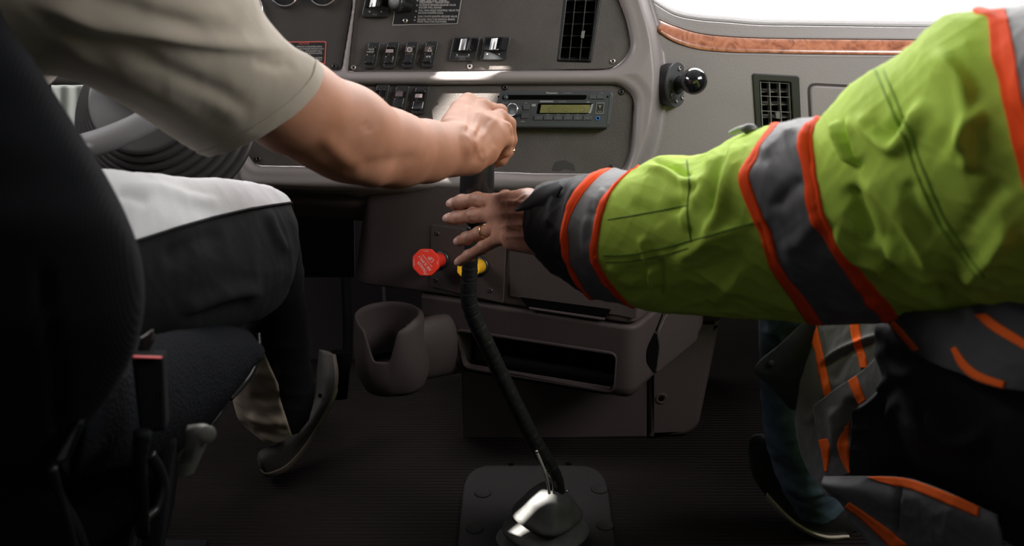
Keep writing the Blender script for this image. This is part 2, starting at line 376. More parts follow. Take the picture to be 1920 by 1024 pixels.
def text(name, s, fr, px, py, hpx, m, parent=None, n=0.001, align='CENTER', lean=0.0, rot=0.0, sx=1.0, ext=0.00015):
    cu = bpy.data.curves.new('tmp', 'FONT'); cu.body = s; cu.size = 1.0; cu.align_x = align; cu.align_y = 'CENTER'; cu.extrude = 0.0; cu.space_line = 0.9
    o = bpy.data.objects.new('tmp', cu); COL.objects.link(o)
    dg = bpy.context.evaluated_depsgraph_get(); me = bpy.data.meshes.new_from_object(o.evaluated_get(dg))
    v = np.array([x.co[:] for x in me.vertices]).reshape(-1, 3); f = [tuple(p_.vertices) for p_ in me.polygons]
    bpy.data.objects.remove(o); bpy.data.curves.remove(cu); bpy.data.meshes.remove(me)
    c = fr.uv(px, py, n); t = np.linalg.norm(fr.hit(px, py, n) - CAMP); k = hpx / 0.7 * t / FPX
    x, y = v[:, 0] * k * sx, v[:, 1] * k; x = x + lean * y
    cs, sn = math.cos(rot), math.sin(rot); x, y = x * cs - y * sn, x * sn + y * cs
    X = fr.o + (c[0] + x)[:, None] * fr.U + (c[1] + y)[:, None] * fr.V + n * fr.N
    return mk(name, X, f, m, parent, smooth=False)
def lrect(x0, y0, x1, y1, lean=0.15):
    c = (y0 + y1) / 2; return [(x0 + (c - y0) * lean, y0), (x1 + (c - y0) * lean, y0), (x1 + (c - y1) * lean, y1), (x0 + (c - y1) * lean, y1)]
def screw(fr, px, py, rpx, m, parent, n=0.0, name='screw'):
    c = fr.hit(px, py, n); r = rpx * np.linalg.norm(c - CAMP) / FPX
    o = lathe(name, c, fr.N, [(-0.001, r), (r * 0.35, r), (r * 0.62, r * 0.75), (r * 0.68, r * 0.5), (r * 0.66, r * 0.42), (r * 0.25, r * 0.34), (r * 0.24, 0.0005)], m, parent, n=16)
    lathe('screw_socket', c + fr.N * r * 0.26, fr.N, [(0, r * 0.33), (0.0001, r * 0.3)], M['void'], o, n=6)
    return o
# ------------------------------------------------------------------ signed-distance modelling for skin
def smin(a, b, k): 
    h = np.clip(0.5 + 0.5 * (b - a) / k, 0, 1); return b * (1 - h) + a * h - k * h * (1 - h)
def cone(X, a, b, ra, rb):
    d = b - a; t = np.clip(((X - a) @ d) / (d @ d), 0, 1); return np.linalg.norm(X - a - t[:, None] * d, axis=1) - (ra + (rb - ra) * t)
def chain(X, pts, k=0.004):
    r = None
    for (a, ra), (b, rb) in zip(pts[:-1], pts[1:]):
        c = cone(X, a, b, ra, rb); r = c if r is None else smin(r, c, k)
    return r
def J(px, py, Y, rpx): return (P(px, py, Y), R(rpx, Y))
def surfnet(f, lo, hi, h):
    lo = np.array(lo, float); n = np.ceil((np.array(hi) - lo) / h).astype(int) + 1; k = 4; n = ((n + k - 1) // k) * k + 1
    nc = (n - 1) // k + 1
    ci = np.stack(np.meshgrid(*[np.arange(q) for q in nc], indexing='ij'), -1).reshape(-1, 3)
    Vc = f(lo + ci * h * k).reshape(nc); near = np.abs(Vc) < h * k * 1.6
    V = np.repeat(np.repeat(np.repeat(Vc, k, 0), k, 1), k, 2)[:n[0], :n[1], :n[2]].astype(np.float32)
    nr = near.copy()
    msk = np.zeros(V.shape, bool)
    for c in np.argwhere(nr):
        a = np.maximum(c * k - k // 2 - 1, 0); b = c * k + k // 2 + 2; msk[a[0]:b[0], a[1]:b[1], a[2]:b[2]] = True
    idx = np.argwhere(msk)
    vals = np.concatenate([f(lo + ch * h) for ch in np.array_split(idx, max(1, len(idx) // 200000))])
    V[msk] = vals
    s = V < 0; cs = [s[i:s.shape[0] - 1 + i, j:s.shape[1] - 1 + j, l:s.shape[2] - 1 + l] for i in (0, 1) for j in (0, 1) for l in (0, 1)]
    cnt = sum(c.astype(np.int8) for c in cs); act = (cnt > 0) & (cnt < 8)
    ids = -np.ones(act.shape, int); cells = np.argwhere(act); ids[act] = np.arange(len(cells))
    acc = np.zeros((len(cells), 3)); num = np.zeros(len(cells))
    corners = np.array([(i, j, l) for i in (0, 1) for j in (0, 1) for l in (0, 1)])
    cv = [V[cells[:, 0] + c[0], cells[:, 1] + c[1], cells[:, 2] + c[2]] for c in corners]
    for a in range(8):
        for b in range(a + 1, 8):
            if np.abs(corners[a] - corners[b]).sum() != 1: continue
            m = (cv[a] < 0) != (cv[b] < 0); t = cv[a][m] / (cv[a][m] - cv[b][m])
            acc[m] += corners[a] + t[:, None] * (corners[b] - corners[a]); num[m] += 1
    verts = lo + (cells + acc / num[:, None]) * h
    faces = []
    for ax in range(3):
        o1, o2 = [q for q in range(3) if q != ax]
        sl0 = [slice(None)] * 3; sl1 = [slice(None)] * 3; sl0[ax] = slice(0, -1); sl1[ax] = slice(1, None)
        ch = s[tuple(sl0)] != s[tuple(sl1)]; E = np.argwhere(ch)
        E = E[(E[:, o1] > 0) & (E[:, o2] > 0) & (E[:, o1] < s.shape[o1] - 1) & (E[:, o2] < s.shape[o2] - 1)]
        q = []
        for d1, d2 in ((0, 0), (-1, 0), (-1, -1), (0, -1)):
            c = E.copy(); c[:, o1] += d1; c[:, o2] += d2; q.append(ids[c[:, 0], c[:, 1], c[:, 2]])
        q = np.stack(q, 1); inside = s[E[:, 0], E[:, 1], E[:, 2]]
        flip = inside ^ (ax == 1); q[~flip] = q[~flip][:, ::-1]
        faces.append(q)
    faces = np.concatenate(faces); faces = faces[(faces >= 0).all(1)]
    def grad(X):
        e = h * 0.3; g = np.stack([f(X + A(*(e * (j == i) for j in range(3)))) - f(X - A(*(e * (j == i) for j in range(3)))) for i in range(3)], -1)
        return g / (np.linalg.norm(g, axis=1, keepdims=True) + 1e-9)
    for _ in range(2):
        g = grad(verts); verts = verts - g * np.clip(f(verts), -h, h)[:, None] * 0.9
    return verts, faces, grad(verts)
# ================================================================== CAB SHELL
def box(name, lo, hi, m, parent=None):
    x0, y0, z0 = lo; x1, y1, z1 = hi
    v = [(x, y, z) for x in (x0, x1) for y in (y0, y1) for z in (z0, z1)]
    f = [(0, 1, 3, 2), (4, 6, 7, 5), (0, 4, 5, 1), (2, 3, 7, 6), (0, 2, 6, 4), (1, 5, 7, 3)]
    return mk(name, v, f, m, parent, smooth=False)
D = Frame(P(960, 330, 1.60), (0, -math.cos(math.radians(15)), math.sin(math.radians(15))))
tag(box('floor', (-1.3, -0.95, -0.05), (1.3, 2.45, 0), M['mat_floor']), kind='structure')
def wall_with_window(name, x0, x1):
    parts = [((x0, -0.95, 0), (x1, 2.45, 1.0)), ((x0, -0.95, 1.0), (x1, 0.45, 1.80)), ((x0, 1.6, 1.0), (x1, 2.45, 1.80)), ((x0, 0.45, 1.65), (x1, 1.6, 1.80))]
    V, F = [], []
    for lo, hi in parts:
        k = len(V); V += [(x, y, z) for x in (lo[0], hi[0]) for y in (lo[1], hi[1]) for z in (lo[2], hi[2])]
        F += [tuple(i + k for i in q) for q in [(0, 1, 3, 2), (4, 6, 7, 5), (0, 4, 5, 1), (2, 3, 7, 6), (0, 2, 6, 4), (1, 5, 7, 3)]]
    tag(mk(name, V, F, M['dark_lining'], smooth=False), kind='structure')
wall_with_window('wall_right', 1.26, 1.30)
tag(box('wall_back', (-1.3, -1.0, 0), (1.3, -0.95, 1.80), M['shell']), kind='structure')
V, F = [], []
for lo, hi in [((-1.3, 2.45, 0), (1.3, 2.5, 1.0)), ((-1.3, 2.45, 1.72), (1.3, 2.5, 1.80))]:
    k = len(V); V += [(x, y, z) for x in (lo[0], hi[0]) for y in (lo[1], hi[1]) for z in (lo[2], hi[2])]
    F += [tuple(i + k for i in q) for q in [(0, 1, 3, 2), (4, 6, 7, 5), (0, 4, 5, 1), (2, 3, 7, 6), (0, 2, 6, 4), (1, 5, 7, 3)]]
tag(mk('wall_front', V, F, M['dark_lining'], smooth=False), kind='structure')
# made-up openings in roof and side wall, shaped so sun casts the chosen patches
def to_ceiling(X): t = (X[:, 2] - 1.80) / SUN_D[2]; return X - SUN_D * t[:, None]
XW = -1.28
def to_wall(X): t = (X[:, 0] - XW) / SUN_D[0]; return X - SUN_D * t[:, None]
h1 = np.array([(915, 113), (926, 101), (938, 111), (948, 120), (940, 150), (921, 172), (905, 235), (875, 352), (812, 352), (785, 250), (800, 226), (847, 165), (836, 150), (845, 138), (904, 132)], float)
h2 = np.array([(968, 900), (1040, 905), (1046, 922), (1000, 944), (986, 966), (975, 1000), (968, 1060), (945, 1060), (940, 960)], float)
H1 = to_ceiling(D.hit(h1[:, 0], h1[:, 1], 0.0))[:, :2]
v, f = curve_mesh([np.array([(-1.3, -1.0), (1.3, -1.0), (1.3, 2.5), (-1.3, 2.5)]), H1], 0.001, 0)
tag(mk('ceiling', v + A(0, 0, 1.80), f, M['shell'], smooth=False), kind='structure')
H2 = to_wall(P(h2[:, 0], h2[:, 1], 1.39))[:, 1:]
v, f = curve_mesh([np.array([(-1.0, 0), (2.5, 0), (2.5, 1.8), (-1.0, 1.8)]), H2], 0.001, 0)
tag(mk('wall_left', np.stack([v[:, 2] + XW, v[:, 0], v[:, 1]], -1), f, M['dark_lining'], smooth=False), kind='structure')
# ================================================================== DASHBOARD
dash = thing('dashboard', 'taupe plastic dashboard spanning the cab behind the shift lever', 'dashboard', (0.1, 1.75, 0.35))
PA = rpoly([(250, -70), (668, -70), (660, 20), (641, 133), (250, 131)], [0, 0, 0, 9, 0])
PB = rpoly([(674, -70), (651, 135), (1100, 132), (1155, 130), (1186, 95), (1176, 40), (1157, -10), (1130, -70)], [0, 6, 0, 26, 22, 20, 20, 0], 8)
PC = rpoly([(452, 160), (1162, 158), (1190, 180), (1183, 290), (1166, 328), (1000, 327), (760, 317), (478, 312), (461, 285), (452, 230)], [6, 22, 22, 20, 26, 0, 0, 12, 12, 10], 8)
PO = rpoly([(250, -110), (1170, -110), (1205, 0), (1226, 70), (1235, 150), (1222, 250), (1200, 310), (1170, 372), (800, 372), (448, 352), (443, 300), (446, 175), (250, 170)], [0, 0, 30, 30, 30, 40, 40, 30, 0, 20, 10, 16, 0], 8)
def sdpoly(q, poly):
    pl = np.vstack([poly, poly[:1]]); d, _ = pdist(q, pl); d = np.abs(d)
    x, y = q[:, 0], q[:, 1]; ins = np.zeros(len(q), bool)
    for a, b in zip(pl[:-1], pl[1:]):
        c = (a[1] > y) != (b[1] > y)
        with np.errstate(divide='ignore', invalid='ignore'): xi = (b[0] - a[0]) * (y - a[1]) / (b[1] - a[1]) + a[0]
        ins ^= c & (x < xi)
    return np.where(ins, -d, d)
xs = np.arange(300, 1262, 2.5); ys = np.arange(-90, 392, 2.5)
gx, gy = np.meshgrid(xs, ys); q = np.stack([gx.ravel(), gy.ravel()], -1)
dp = np.minimum(np.minimum(sdpoly(q, PA), sdpoly(q, PB)), sdpoly(q, PC)); do = -sdpoly(q, PO)
ss = lambda x: np.clip(x, 0, 1) ** 2 * (3 - 2 * np.clip(x, 0, 1))
h = np.where(dp < 0, -0.045 * ss(-dp / 3.0), 0.013 * np.sqrt(np.clip(1 - (1 - np.clip(dp / 15, 0, 1)) ** 2, 0, 1)))
h = h + np.where(dp > 15, 0.004 * ss((dp - 15) / 20), 0)
h = h - 0.055 * (1 - ss((do + 22) / 34)) * (do < 12)
bot = ss((q[:, 1] - 330) / 48) * (q[:, 0] < 1190); h = h - 0.045 * bot * bot
X = D.hit(q[:, 0], q[:, 1], 0.0) + h[:, None] * D.N
fcs = grid_faces(len(ys), len(xs), False)
deep = (dp < -14); drop = deep.reshape(len(ys), len(xs)); out = (do < -26).reshape(len(ys), len(xs))
fcs = [f_ for f_ in fcs if not (deep[list(f_)].all() or out.ravel()[list(f_)].all())]
mk('centre_surround', X, fcs, M['taupe_smooth'], dash)
def inset(poly, d=2.2):
    c = poly; nxt = np.roll(c, -1, 0); prv = np.roll(c, 1, 0); t = nxt - prv; t /= np.linalg.norm(t, axis=1, keepdims=True) + 1e-9
    nn = np.stack([-t[:, 1], t[:, 0]], -1)
    ar = 0.5 * np.sum(c[:, 0] * nxt[:, 1] - nxt[:, 0] * c[:, 1])
    return c + nn * d * (1 if ar > 0 else -1)
VENT = rpoly([(1062, -60), (1136, -60), (1127, 0), (1109, 118), (1043, 116), (1046, 95)], [0, 0, 0, 4, 4, 0])
pa = flat('instrument_panel', D, inset(PA), -0.010, -0.003, M['cluster'], dash)
pb = flat('switch_panel', D, inset(PB), -0.010, -0.003, M['charcoal'], dash, holes=[VENT])
pc = flat('radio_panel', D, inset(PC), -0.010, -0.003, M['charcoal'], dash)
for px, py in ((663, 127), (1149, 115), (881, 124)): screw(D, px, py, 5.5, M['steel'], pb, -0.003)
for px, py in ((627, 125),): screw(D, px, py, 5.5, M['dark_steel'], pa, -0.003)
for px, py in ((947, 164), (1165, 173), (1146, 314), (484, 298)): screw(D, px, py, 5.5, M['dark_steel'], pc, -0.003)
flat('scuff_mark', D, rpoly([(1034, 320), (1040, 304), (1058, 300), (1076, 308), (1079, 322), (1060, 316), (1048, 322)], 4), -0.0031, -0.0026, M['smudge'], pc, bev=0)
# gauges (rims only show at the frame's top edge)
for i, (px, py, r) in enumerate(((535, -14, 26), (606, -15, 26), (466, 18, 27))):
    c = D.hit(px, py, -0.003); rr = R(r, 1.66)
    g = thing('gauge', ['round chrome-rimmed gauge at the panel top, beside the sleeve', 'round chrome-rimmed gauge nearest the panel divider', 'chrome-rimmed gauge half hidden behind the beige sleeve'][i], 'gauge', c, 'gauges in the instrument panel')
    lathe('rim', c, D.N, [(0, rr), (0.006, rr * 1.0), (0.009, rr * 0.93), (0.008, rr * 0.87), (0.003, rr * 0.84)], M['chrome'], g, n=48, cap=(False, False))
    lathe('dial', c + D.N * 0.001, D.N, [(0, rr * 0.9), (0.0015, rr * 0.86), (0.0016, 0.001)], M['black'], g, n=32)
# notice sticker
st = thing('warning_sticker', 'black notice sticker with red border low on the instrument panel', 'sticker', D.hit(585, 98, -0.003))
flat('sticker_film', D, [(525, 78), (612, 77), (610, 120), (522, 120)], -0.003, -0.0026, M['black'], st, r=3, bev=0)
ob = rpoly([(525, 78), (612, 77), (610, 120), (522, 120)], 3); ib = rpoly([(527, 80), (610, 79), (608, 118), (524, 118)], 3)
flat('border', D, ob, -0.0027, -0.0023, M['red_ink'], st, holes=[ib], bev=0)
text('printed_heading', 'NOTICE', D, 570, 82, 3.6, M['red_ink'], st, -0.0024)
for k, s in enumerate(['VEHICLE IS EQUIPPED WITH', 'LOW AIR ENGINE PROTECTION', 'THE ENGINE WILL', 'SHUT DOWN AFTER', '', 'SEE THE ENGINE', 'HANDBOOK DAILY']):
    if s: text('printed_line', s, D, 604 if k != 1 else 607, 87.5 + 4.2 * k, 2.6, M['white_ink'], st, -0.0024, align='RIGHT')
# instruction placard
pl = thing('instruction_placard', 'black instruction placard with white edge above the rocker switches', 'placard', D.hit(800, 20, -0.003))
po = np.array([(746, -30), (872, -30), (866, 0), (858, 45), (735, 48)], float)
flat('placard_plate', D, po, -0.003, -0.0024, M['black'], pl, bev=0)
flat('placard_edge', D, po, -0.0026, -0.0018, M['grey_ink'], pl, holes=[np.array([(748, -28), (870, -28), (864, 0), (856.6, 43.6), (737, 46)])], bev=0)
for k, (t_, y_) in enumerate([('DEACTIVATE KINGPIN', -6), ('PARK TRACTOR / TRAILER', 1), ('DISCONNECT TRAILER LINES', 4.5), ('ACTIVATE KINGPIN RELEASE VALVE.', 9.5), ('BUZZER WILL SOUND.', 14.2), ('PULL AND HOLD CONTROL VALVE TO', 19.7), ('RELEASE KINGPIN LOCK.', 24.5), ('DEACTIVATE KINGPIN RELEASE VALVE.', 31), ('RELEASE TRACTOR PARKING BRAKE.', 36.5), ('MOVE TRACTOR FORWARD.', 41)]):
    text('printed_line', t_, D, 787 - y_ * 0.12, y_, 3.4, M['white_ink'], pl, -0.0022, align='LEFT', lean=0.1, sx=0.85)
for k, y_ in enumerate((1, 10, 21, 32, 38)):
    c = D.hit(783 - y_ * 0.15, y_, -0.0022); lathe('bullet', c, D.N, [(0, 0.0016), (0.0002, 0.0015)], M['grey_ink'], pl, n=10)
screw(D, 760, 39, 5, M['steel'], pl, -0.002)
# round control knob above the placard
c = D.hit(768, 10, 0.0)
kn = thing('control_knob', 'round black push-pull knob standing in front of the placard', 'knob', D.hit(768, 10, -0.003))
a0 = D.hit(765, 12, -0.002); a1 = D.hit(741, 4, 0.030); ax = a1 - a0; L = np.linalg.norm(ax)
lathe('knob_shaft', a0, ax, [(0, 0.010), (L * 0.7, 0.009), (L * 0.72, 0.012)], M['black'], kn, n=24)
lathe('knob_cap', a0 + ax * 0.7, ax, [(0, 0.011), (0.002, 0.0135), (0.010, 0.014), (0.013, 0.0125), (0.014, 0.010), (0.0135, 0.001)], M['black'], kn, n=32)
# ------------------------------------------------ rocker switches
def rocker(px, py, label, lens, icon, up=True, hpx=49, wpx=23):
    lean = 0.19; o = thing('rocker_switch', label, 'switch', D.hit(px, py, -0.003), 'rocker switches on the dashboard')
    y0, y1 = py - hpx / 2, py + hpx / 2; x0, x1 = px - wpx / 2, px + wpx / 2
    flat('bezel', D, lrect(x0, y0, x1, y1, lean), -0.003, 0.0035, M['switch'], o, r=5, bev=0.0015, smooth=True)
    # rocker: curved body, high at one end
    xa, xb = x0 + 1.0, x1 - 5.5; nn = 18; rowsv = []
    for i in range(nn + 1):
        t = i / nn; yy = y0 + 7.5 + t * (hpx - 15); sh = (py - yy) * lean
        hh = 0.0065 + (0.0065 * abs(t - 0.5) * 2) ** 1.0 * (1.0 if (t > 0.5) == up else 0.75)
        hh = 0.004 + 0.0085 * (0.35 + 0.65 * (abs(2 * t - 1)) ** 1.3) * (1.0 if (t > 0.5) == up else 0.7)
        if i in (0, nn): hh = 0.003
        L_, R_ = D.hit(xa + sh, yy, 0.0035), D.hit(xb + sh, yy, 0.0035); e = (R_ - L_) * 0.08
        rowsv.append([L_ - D.N * 0.003, L_ + D.N * (hh - 0.0045), L_ + e + D.N * (hh - 0.0035), R_ - e + D.N * (hh - 0.0035), R_ + D.N * (hh - 0.0045), R_ - D.N * 0.003])
    G = np.array(rowsv); mk('rocker', G.reshape(-1, 3), grid_faces(nn + 1, 6, False), M['gloss'], o, smooth=True)
    dx = -2.8
    if lens: flat('indicator_lens', D, lrect(px - 8 + dx + 1, py - 15, px + 6 + dx + 1, py - 4.5, lean), 0.004, 0.0098, M['lens' if lens == 1 else 'lens_dim'], o, r=1)
    n_ = 0.0102
    for s in (-4, 0, 4): text('tick_mark', 'i', D, px + dx + s + 4, py - 16.5, 2.2, M['white_ink'], o, n_)
    if icon == 'cruise':
        text('printed_word', 'CRUISE', D, px + dx + 1, py - 11.5, 3.2, M['white_ink'], o, n_, sx=0.8); text('printed_word', 'ON/OFF', D, px + dx, py - 6.5, 3.2, M['white_ink'], o, n_, sx=0.8)
    elif icon == 'brake':
        for r0 in (4.6, 2.6):
            cc = D.hit(px + dx + 1, py - 9.8, n_); r_ = R(r0, 1.62); lathe('icon_ring', cc, D.N, [(0, r_), (0.0003, r_), (0.0003, r_ * 0.75), (0, r_ * 0.75)], M['white_ink'], o, n=20, cap=(False, False))
        text('printed_line', '____', D, px + dx, py - 3.5, 3, M['white_ink'], o, n_)
    elif icon == 'tri':
        for sgn, yy, nz in ((1, py - 9.5, n_), (-1, py + 7, 0.0085)):
            t3 = np.array([(px + dx + 1 - (yy - py) * 0.15 - 4.5, yy + 4 * sgn), (px + dx + 1 - (yy - py) * 0.15 + 4.5, yy + 4 * sgn), (px + dx + 1 - (yy - py) * 0.15, yy - 4.5 * sgn)]); c_ = t3.mean(0)
            flat('icon_triangle', D, t3, nz, nz + 0.0003, M['white_ink'], o, holes=[c_ + (t3 - c_) * 0.62], bev=0)
    elif icon == 'atc': text('printed_word', 'ATC', D, px + dx, py - 8, 4, M['grey_ink'], o, n_)
    return o
rocker(697.5, 104, 'black rocker switch with cruise wording, first of the upper row', 0, 'cruise')
rocker(733.5, 103.5, 'black rocker switch with blank pale pink lens in the upper row', 1, None, False)
rocker(769.5, 103, 'black rocker switch with circular brake icon in the upper row', 2, 'brake')
rocker(806, 102, 'black rocker switch with up and down triangles in the upper row', 2, 'tri')
rocker(714, 184, 'black rocker switch in the lower row, mostly behind the bare forearm', 0, None, True, 52, 25)
rocker(751, 186, 'black rocker switch with dim lettering, middle of the lower row', 2, 'atc', True, 52, 26)
rocker(788, 188, 'black rocker switch with pale lens above glossy lower half, nearest the sun patch', 1, None, False, 53, 27)
# ------------------------------------------------ paddle switches
def paddle(px, py, label, words, s=1.0):
    o = thing('paddle_switch', label, 'switch', D.hit(px, py, -0.003), 'square paddle switches on the dashboard')
    flat('bezel', D, lrect(px - 25 * s, py - 21 * s, px + 25 * s, py + 22 * s, 0.2), -0.003, 0.004, M['switch'], o, r=4, bev=0.001, smooth=True)
    n_ = 14; G = []
    for i in range(n_ + 1):
        t = i / n_; xx = px - 18 * s + t * 42 * s
        hh = 0.006 + 0.014 * (t / 0.68) ** 2 if t < 0.68 else 0.020 - 0.016 * (t - 0.68) / 0.32
        T_, B_ = D.hit(xx + 3, py - 18 * s, 0.0), D.hit(xx - 2, py + 6 * s, 0.0)
        G.append([T_ - D.N * 0.001, T_ + D.N * (hh - 0.001), T_ * 0.94 + B_ * 0.06 + D.N * hh, T_ * 0.06 + B_ * 0.94 + D.N * hh, B_ + D.N * (hh - 0.001), B_ - D.N * 0.001])
    G = np.array(G); mk('paddle', G.reshape(-1, 3), grid_faces(n_ + 1, 6, False), M['gloss'], o, smooth=False)
    for dx in (-11, 11):
        ball('icon_dot', D.hit(px + dx * s - 3, py + 12 * s, 0.004), (0.0013, 0.0006, 0.0013), M['white_ink'], o, 8)
    if words: text('printed_word', words, D, px - 4 * s, py + 17.5 * s, 3.0, M['grey_ink'], o, 0.0043, lean=0.1)
    return o
paddle(871, 91, 'square black paddle switch with small printed caption above the dash screw', 'DIFFERENTIAL\nLOCK')
paddle(928, 90, 'square black paddle switch catching a triangle of sun beside the vent', '')
paddle(707, 10, 'square black paddle switch beside the round knob at the top of the photo', 'PTO')
# ------------------------------------------------ instrument vent
vt = thing('air_vent', 'tall dark slatted air vent in the charcoal switch panel', 'vent', D.hit(1087, 117, -0.02))
fr_o = VENT; c_ = VENT.mean(0)
flat('vent_frame', D, inset(VENT, 0.5), -0.030, -0.0035, M['black'], vt, holes=[inset(VENT, 5)])
flat('vent_back', D, inset(VENT, 2), -0.040, -0.034, M['void'], vt)
flat('side_rail', D, [(1063, -50), (1067, -50), (1063, 0), (1050, 112), (1045, 112), (1056, 0)], -0.02, -0.0025, M['switch'], vt)
for x_ in (1078, 1098, 1118): flat('louver', D, [(x_ + 6, -60), (x_ + 7.3, -60), (x_ - 10 - 0.5, 116), (x_ - 12, 116)], -0.018, -0.008, M['switch'], vt, bev=0.0003)
for y_ in (0, 22, 44, 66, 88, 108): flat('cross_louver', D, [(1058 - y_ * 0.12, y_), (1126 - y_ * 0.15, y_), (1126 - y_ * 0.15, y_ + 1.8), (1058 - y_ * 0.12, y_ + 1.8)], -0.030, -0.020, M['switch'], vt, bev=0.0003)
flat('vent_tab', D, [(1091, 58), (1097, 57), (1095, 72), (1089, 71)], -0.012, -0.004, M['handle'], vt)
# ------------------------------------------------ radio
rad = thing('car_radio', 'slate grey car radio with disc slot and olive display', 'radio', D.hit(1040, 238, 0.0))
RN = 0.018
body = rpoly([(938, 171), (1146, 171), (1151, 178), (1143, 234), (1138, 240), (918, 238), (916, 232)], [3, 3, 2, 2, 2, 2, 2])
flat('radio_body', D, body, -0.003, RN, M['radio'], rad, bev=0.002, smooth=False)
flat('faceplate_edge', D, rpoly([(1144, 174), (1147, 176), (1140, 233), (1137.5, 233)], 1), RN - 0.001, RN + 0.001, M['radio_btn'], rad, bev=0.0005)
flat('lower_lip', D, [(916, 234), (1139, 235), (1138, 242), (915, 240)], -0.002, RN - 0.001, M['black'], rad, bev=0.002)
flat('disc_slot', D, rpoly([(943, 178), (1101, 178), (1099, 187), (941, 187)], 4), RN, RN + 0.0004, M['void'], rad, bev=0)
ball('eject_button', D.hit(948.5, 182.8, RN), (0.0042, 0.004, 0.0042), M['radio_btn'], rad, 16)
text('brand_lettering', 'Panasonic', D, 1035, 174.4, 3.6, M['white_ink'], rad, RN + 0.0004, sx=1.05)
text('model_lettering', 'CQ-5109U', D, 1064, 174.6, 2.4, M['grey_ink'], rad, RN + 0.0004)
for a_, b_ in ((1105, 1118), (1119, 1133)): flat('top_button', D, lrect(a_, 178.4, b_, 185.4, 0.1), RN, RN + 0.0022, M['radio_btn'], rad, bev=0.0006)
text('button_word', 'TUNE', D, 1128, 174.8, 2.0, M['grey_ink'], rad, RN + 0.0004)
flat('display_window', D, rpoly([(1009, 193.5), (1113, 193.5), (1108, 213.5), (1006, 213.5)], 2), RN, RN + 0.0005, M['void'], rad, bev=0)
flat('display', D, [(1015, 196.5), (1107, 196.5), (1104, 211.6), (1012, 211.6)], RN + 0.0004, RN + 0.0009, M['lcd'], rad, bev=0)
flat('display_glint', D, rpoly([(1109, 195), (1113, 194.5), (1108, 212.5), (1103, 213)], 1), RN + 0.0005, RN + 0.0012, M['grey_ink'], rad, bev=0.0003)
for k_, (x_, r_) in enumerate(((1033, 4.5), (1061, 4.0), (1092, 4.8))):
    cc = D.hit(x_, 205.5, RN + 0.0009); rr = R(r_, 1.6); lathe('display_digit', cc, D.N, [(0, rr), (0.0002, rr), (0.0002, rr * 0.72), (0, rr * 0.72)], M['lcd_dark'], rad, n=20, cap=(False, False))
flat('silver_badge', D, lrect(1012.5, 188.8, 1037.5, 191.6, 0.1), RN, RN + 0.0005, M['grey_ink'], rad, bev=0)
text('badge_lettering', 'SiriusXM', D, 1054, 190.5, 2.8, M['grey_ink'], rad, RN + 0.0004)
text('badge_lettering', 'MP3', D, 1103, 191.8, 2.2, M['white_ink'], rad, RN + 0.0004)
for k_ in range(6):
    x_ = 1001.3 + 18.5 * k_; b_ = flat('preset_button', D, lrect(x_, 217.3, x_ + 16, 225, 0.15), RN, RN + 0.002, M['radio_btn'], rad, bev=0.0006)
    text('button_number', str(k_ + 1), D, x_ + 8, 221.2, 3.0, M['grey_ink'], rad, RN + 0.0022)
    if k_: text('button_word', ['', 'MENU', 'DISP', 'SCAN', 'RPT', 'RDM'][k_], D, x_ + 8, 214.9, 1.9, M['grey_ink'], rad, RN + 0.0004)
for a_, b_, c2, d2 in ((981, 196.5, 993, 205.5), (977, 211.5, 991, 222), (937, 197.5, 950, 206.5)): flat('side_button', D, lrect(a_, b_, c2, d2, 0.15), RN, RN + 0.002, M['radio_btn'], rad, bev=0.0006)
text('button_word', 'VOLUME', D, 947, 193, 2.0, M['grey_ink'], rad, RN + 0.0004); text('button_word', 'SEEK', D, 986, 193, 2.0, M['grey_ink'], rad, RN + 0.0004); text('button_word', 'TUNE', D, 980, 228, 2.0, M['white_ink'], rad, RN + 0.0004)
flat('card_icon', D, lrect(997, 195, 1004.5, 199.5, 0.1), RN, RN + 0.0004, M['grey_ink'], rad, bev=0)
a0 = D.hit(968, 207, RN - 0.001); a1 = D.hit(959, 205, RN + 0.012); ax = a1 - a0
kb = lathe('volume_knob', a0, ax, [(0, 0.0115), (0.010, 0.0105), (0.0125, 0.0102), (0.0135, 0.0088), (0.0128, 0.0075), (0.0128, 0.0005)], M['radio_btn'], rad, n=40)
lathe('knob_ring', a0, ax, [(0.0118, 0.0107), (0.0136, 0.0103), (0.0139, 0.0094), (0.0128, 0.0088)], M['chrome'], kb, n=40, cap=(False, False))
au = flat('auxiliary_door', D, lrect(1117, 192, 1133, 213.5, 0.12), RN, RN + 0.001, M['black'], rad, r=1, bev=0.0003)
ao = np.array(lrect(1117.5, 192.6, 1132.5, 213, 0.12)); ai = ao.mean(0) + (ao - ao.mean(0)) * 0.88
flat('door_outline', D, ao, RN + 0.001, RN + 0.0013, M['grey_ink'], rad, holes=[ai], bev=0)
text('button_word', 'AUX', D, 1124.5, 209, 2.6, M['grey_ink'], rad, RN + 0.0014); text('usb_mark', 'Y', D, 1125, 200.5, 5.5, M['white_ink'], rad, RN + 0.0014)
cc = D.hit(1121, 222, RN); lathe('audio_jack', cc, D.N, [(0, 0.0038), (0.001, 0.0037), (0.0012, 0.0022), (0.0002, 0.0020), (0.0001, 0.0003)], M['blue'], rad, n=20)
ball('jack_hole', cc + D.N * 0.0004, (0.0018, 0.0006, 0.0018), M['void'], rad, 10)
for x_, y_ in ((934.5, 181.5), (1139.5, 181.5)): ball('release_hole', D.hit(x_, y_, RN), (0.0014, 0.0008, 0.002), M['void'], rad, 10)
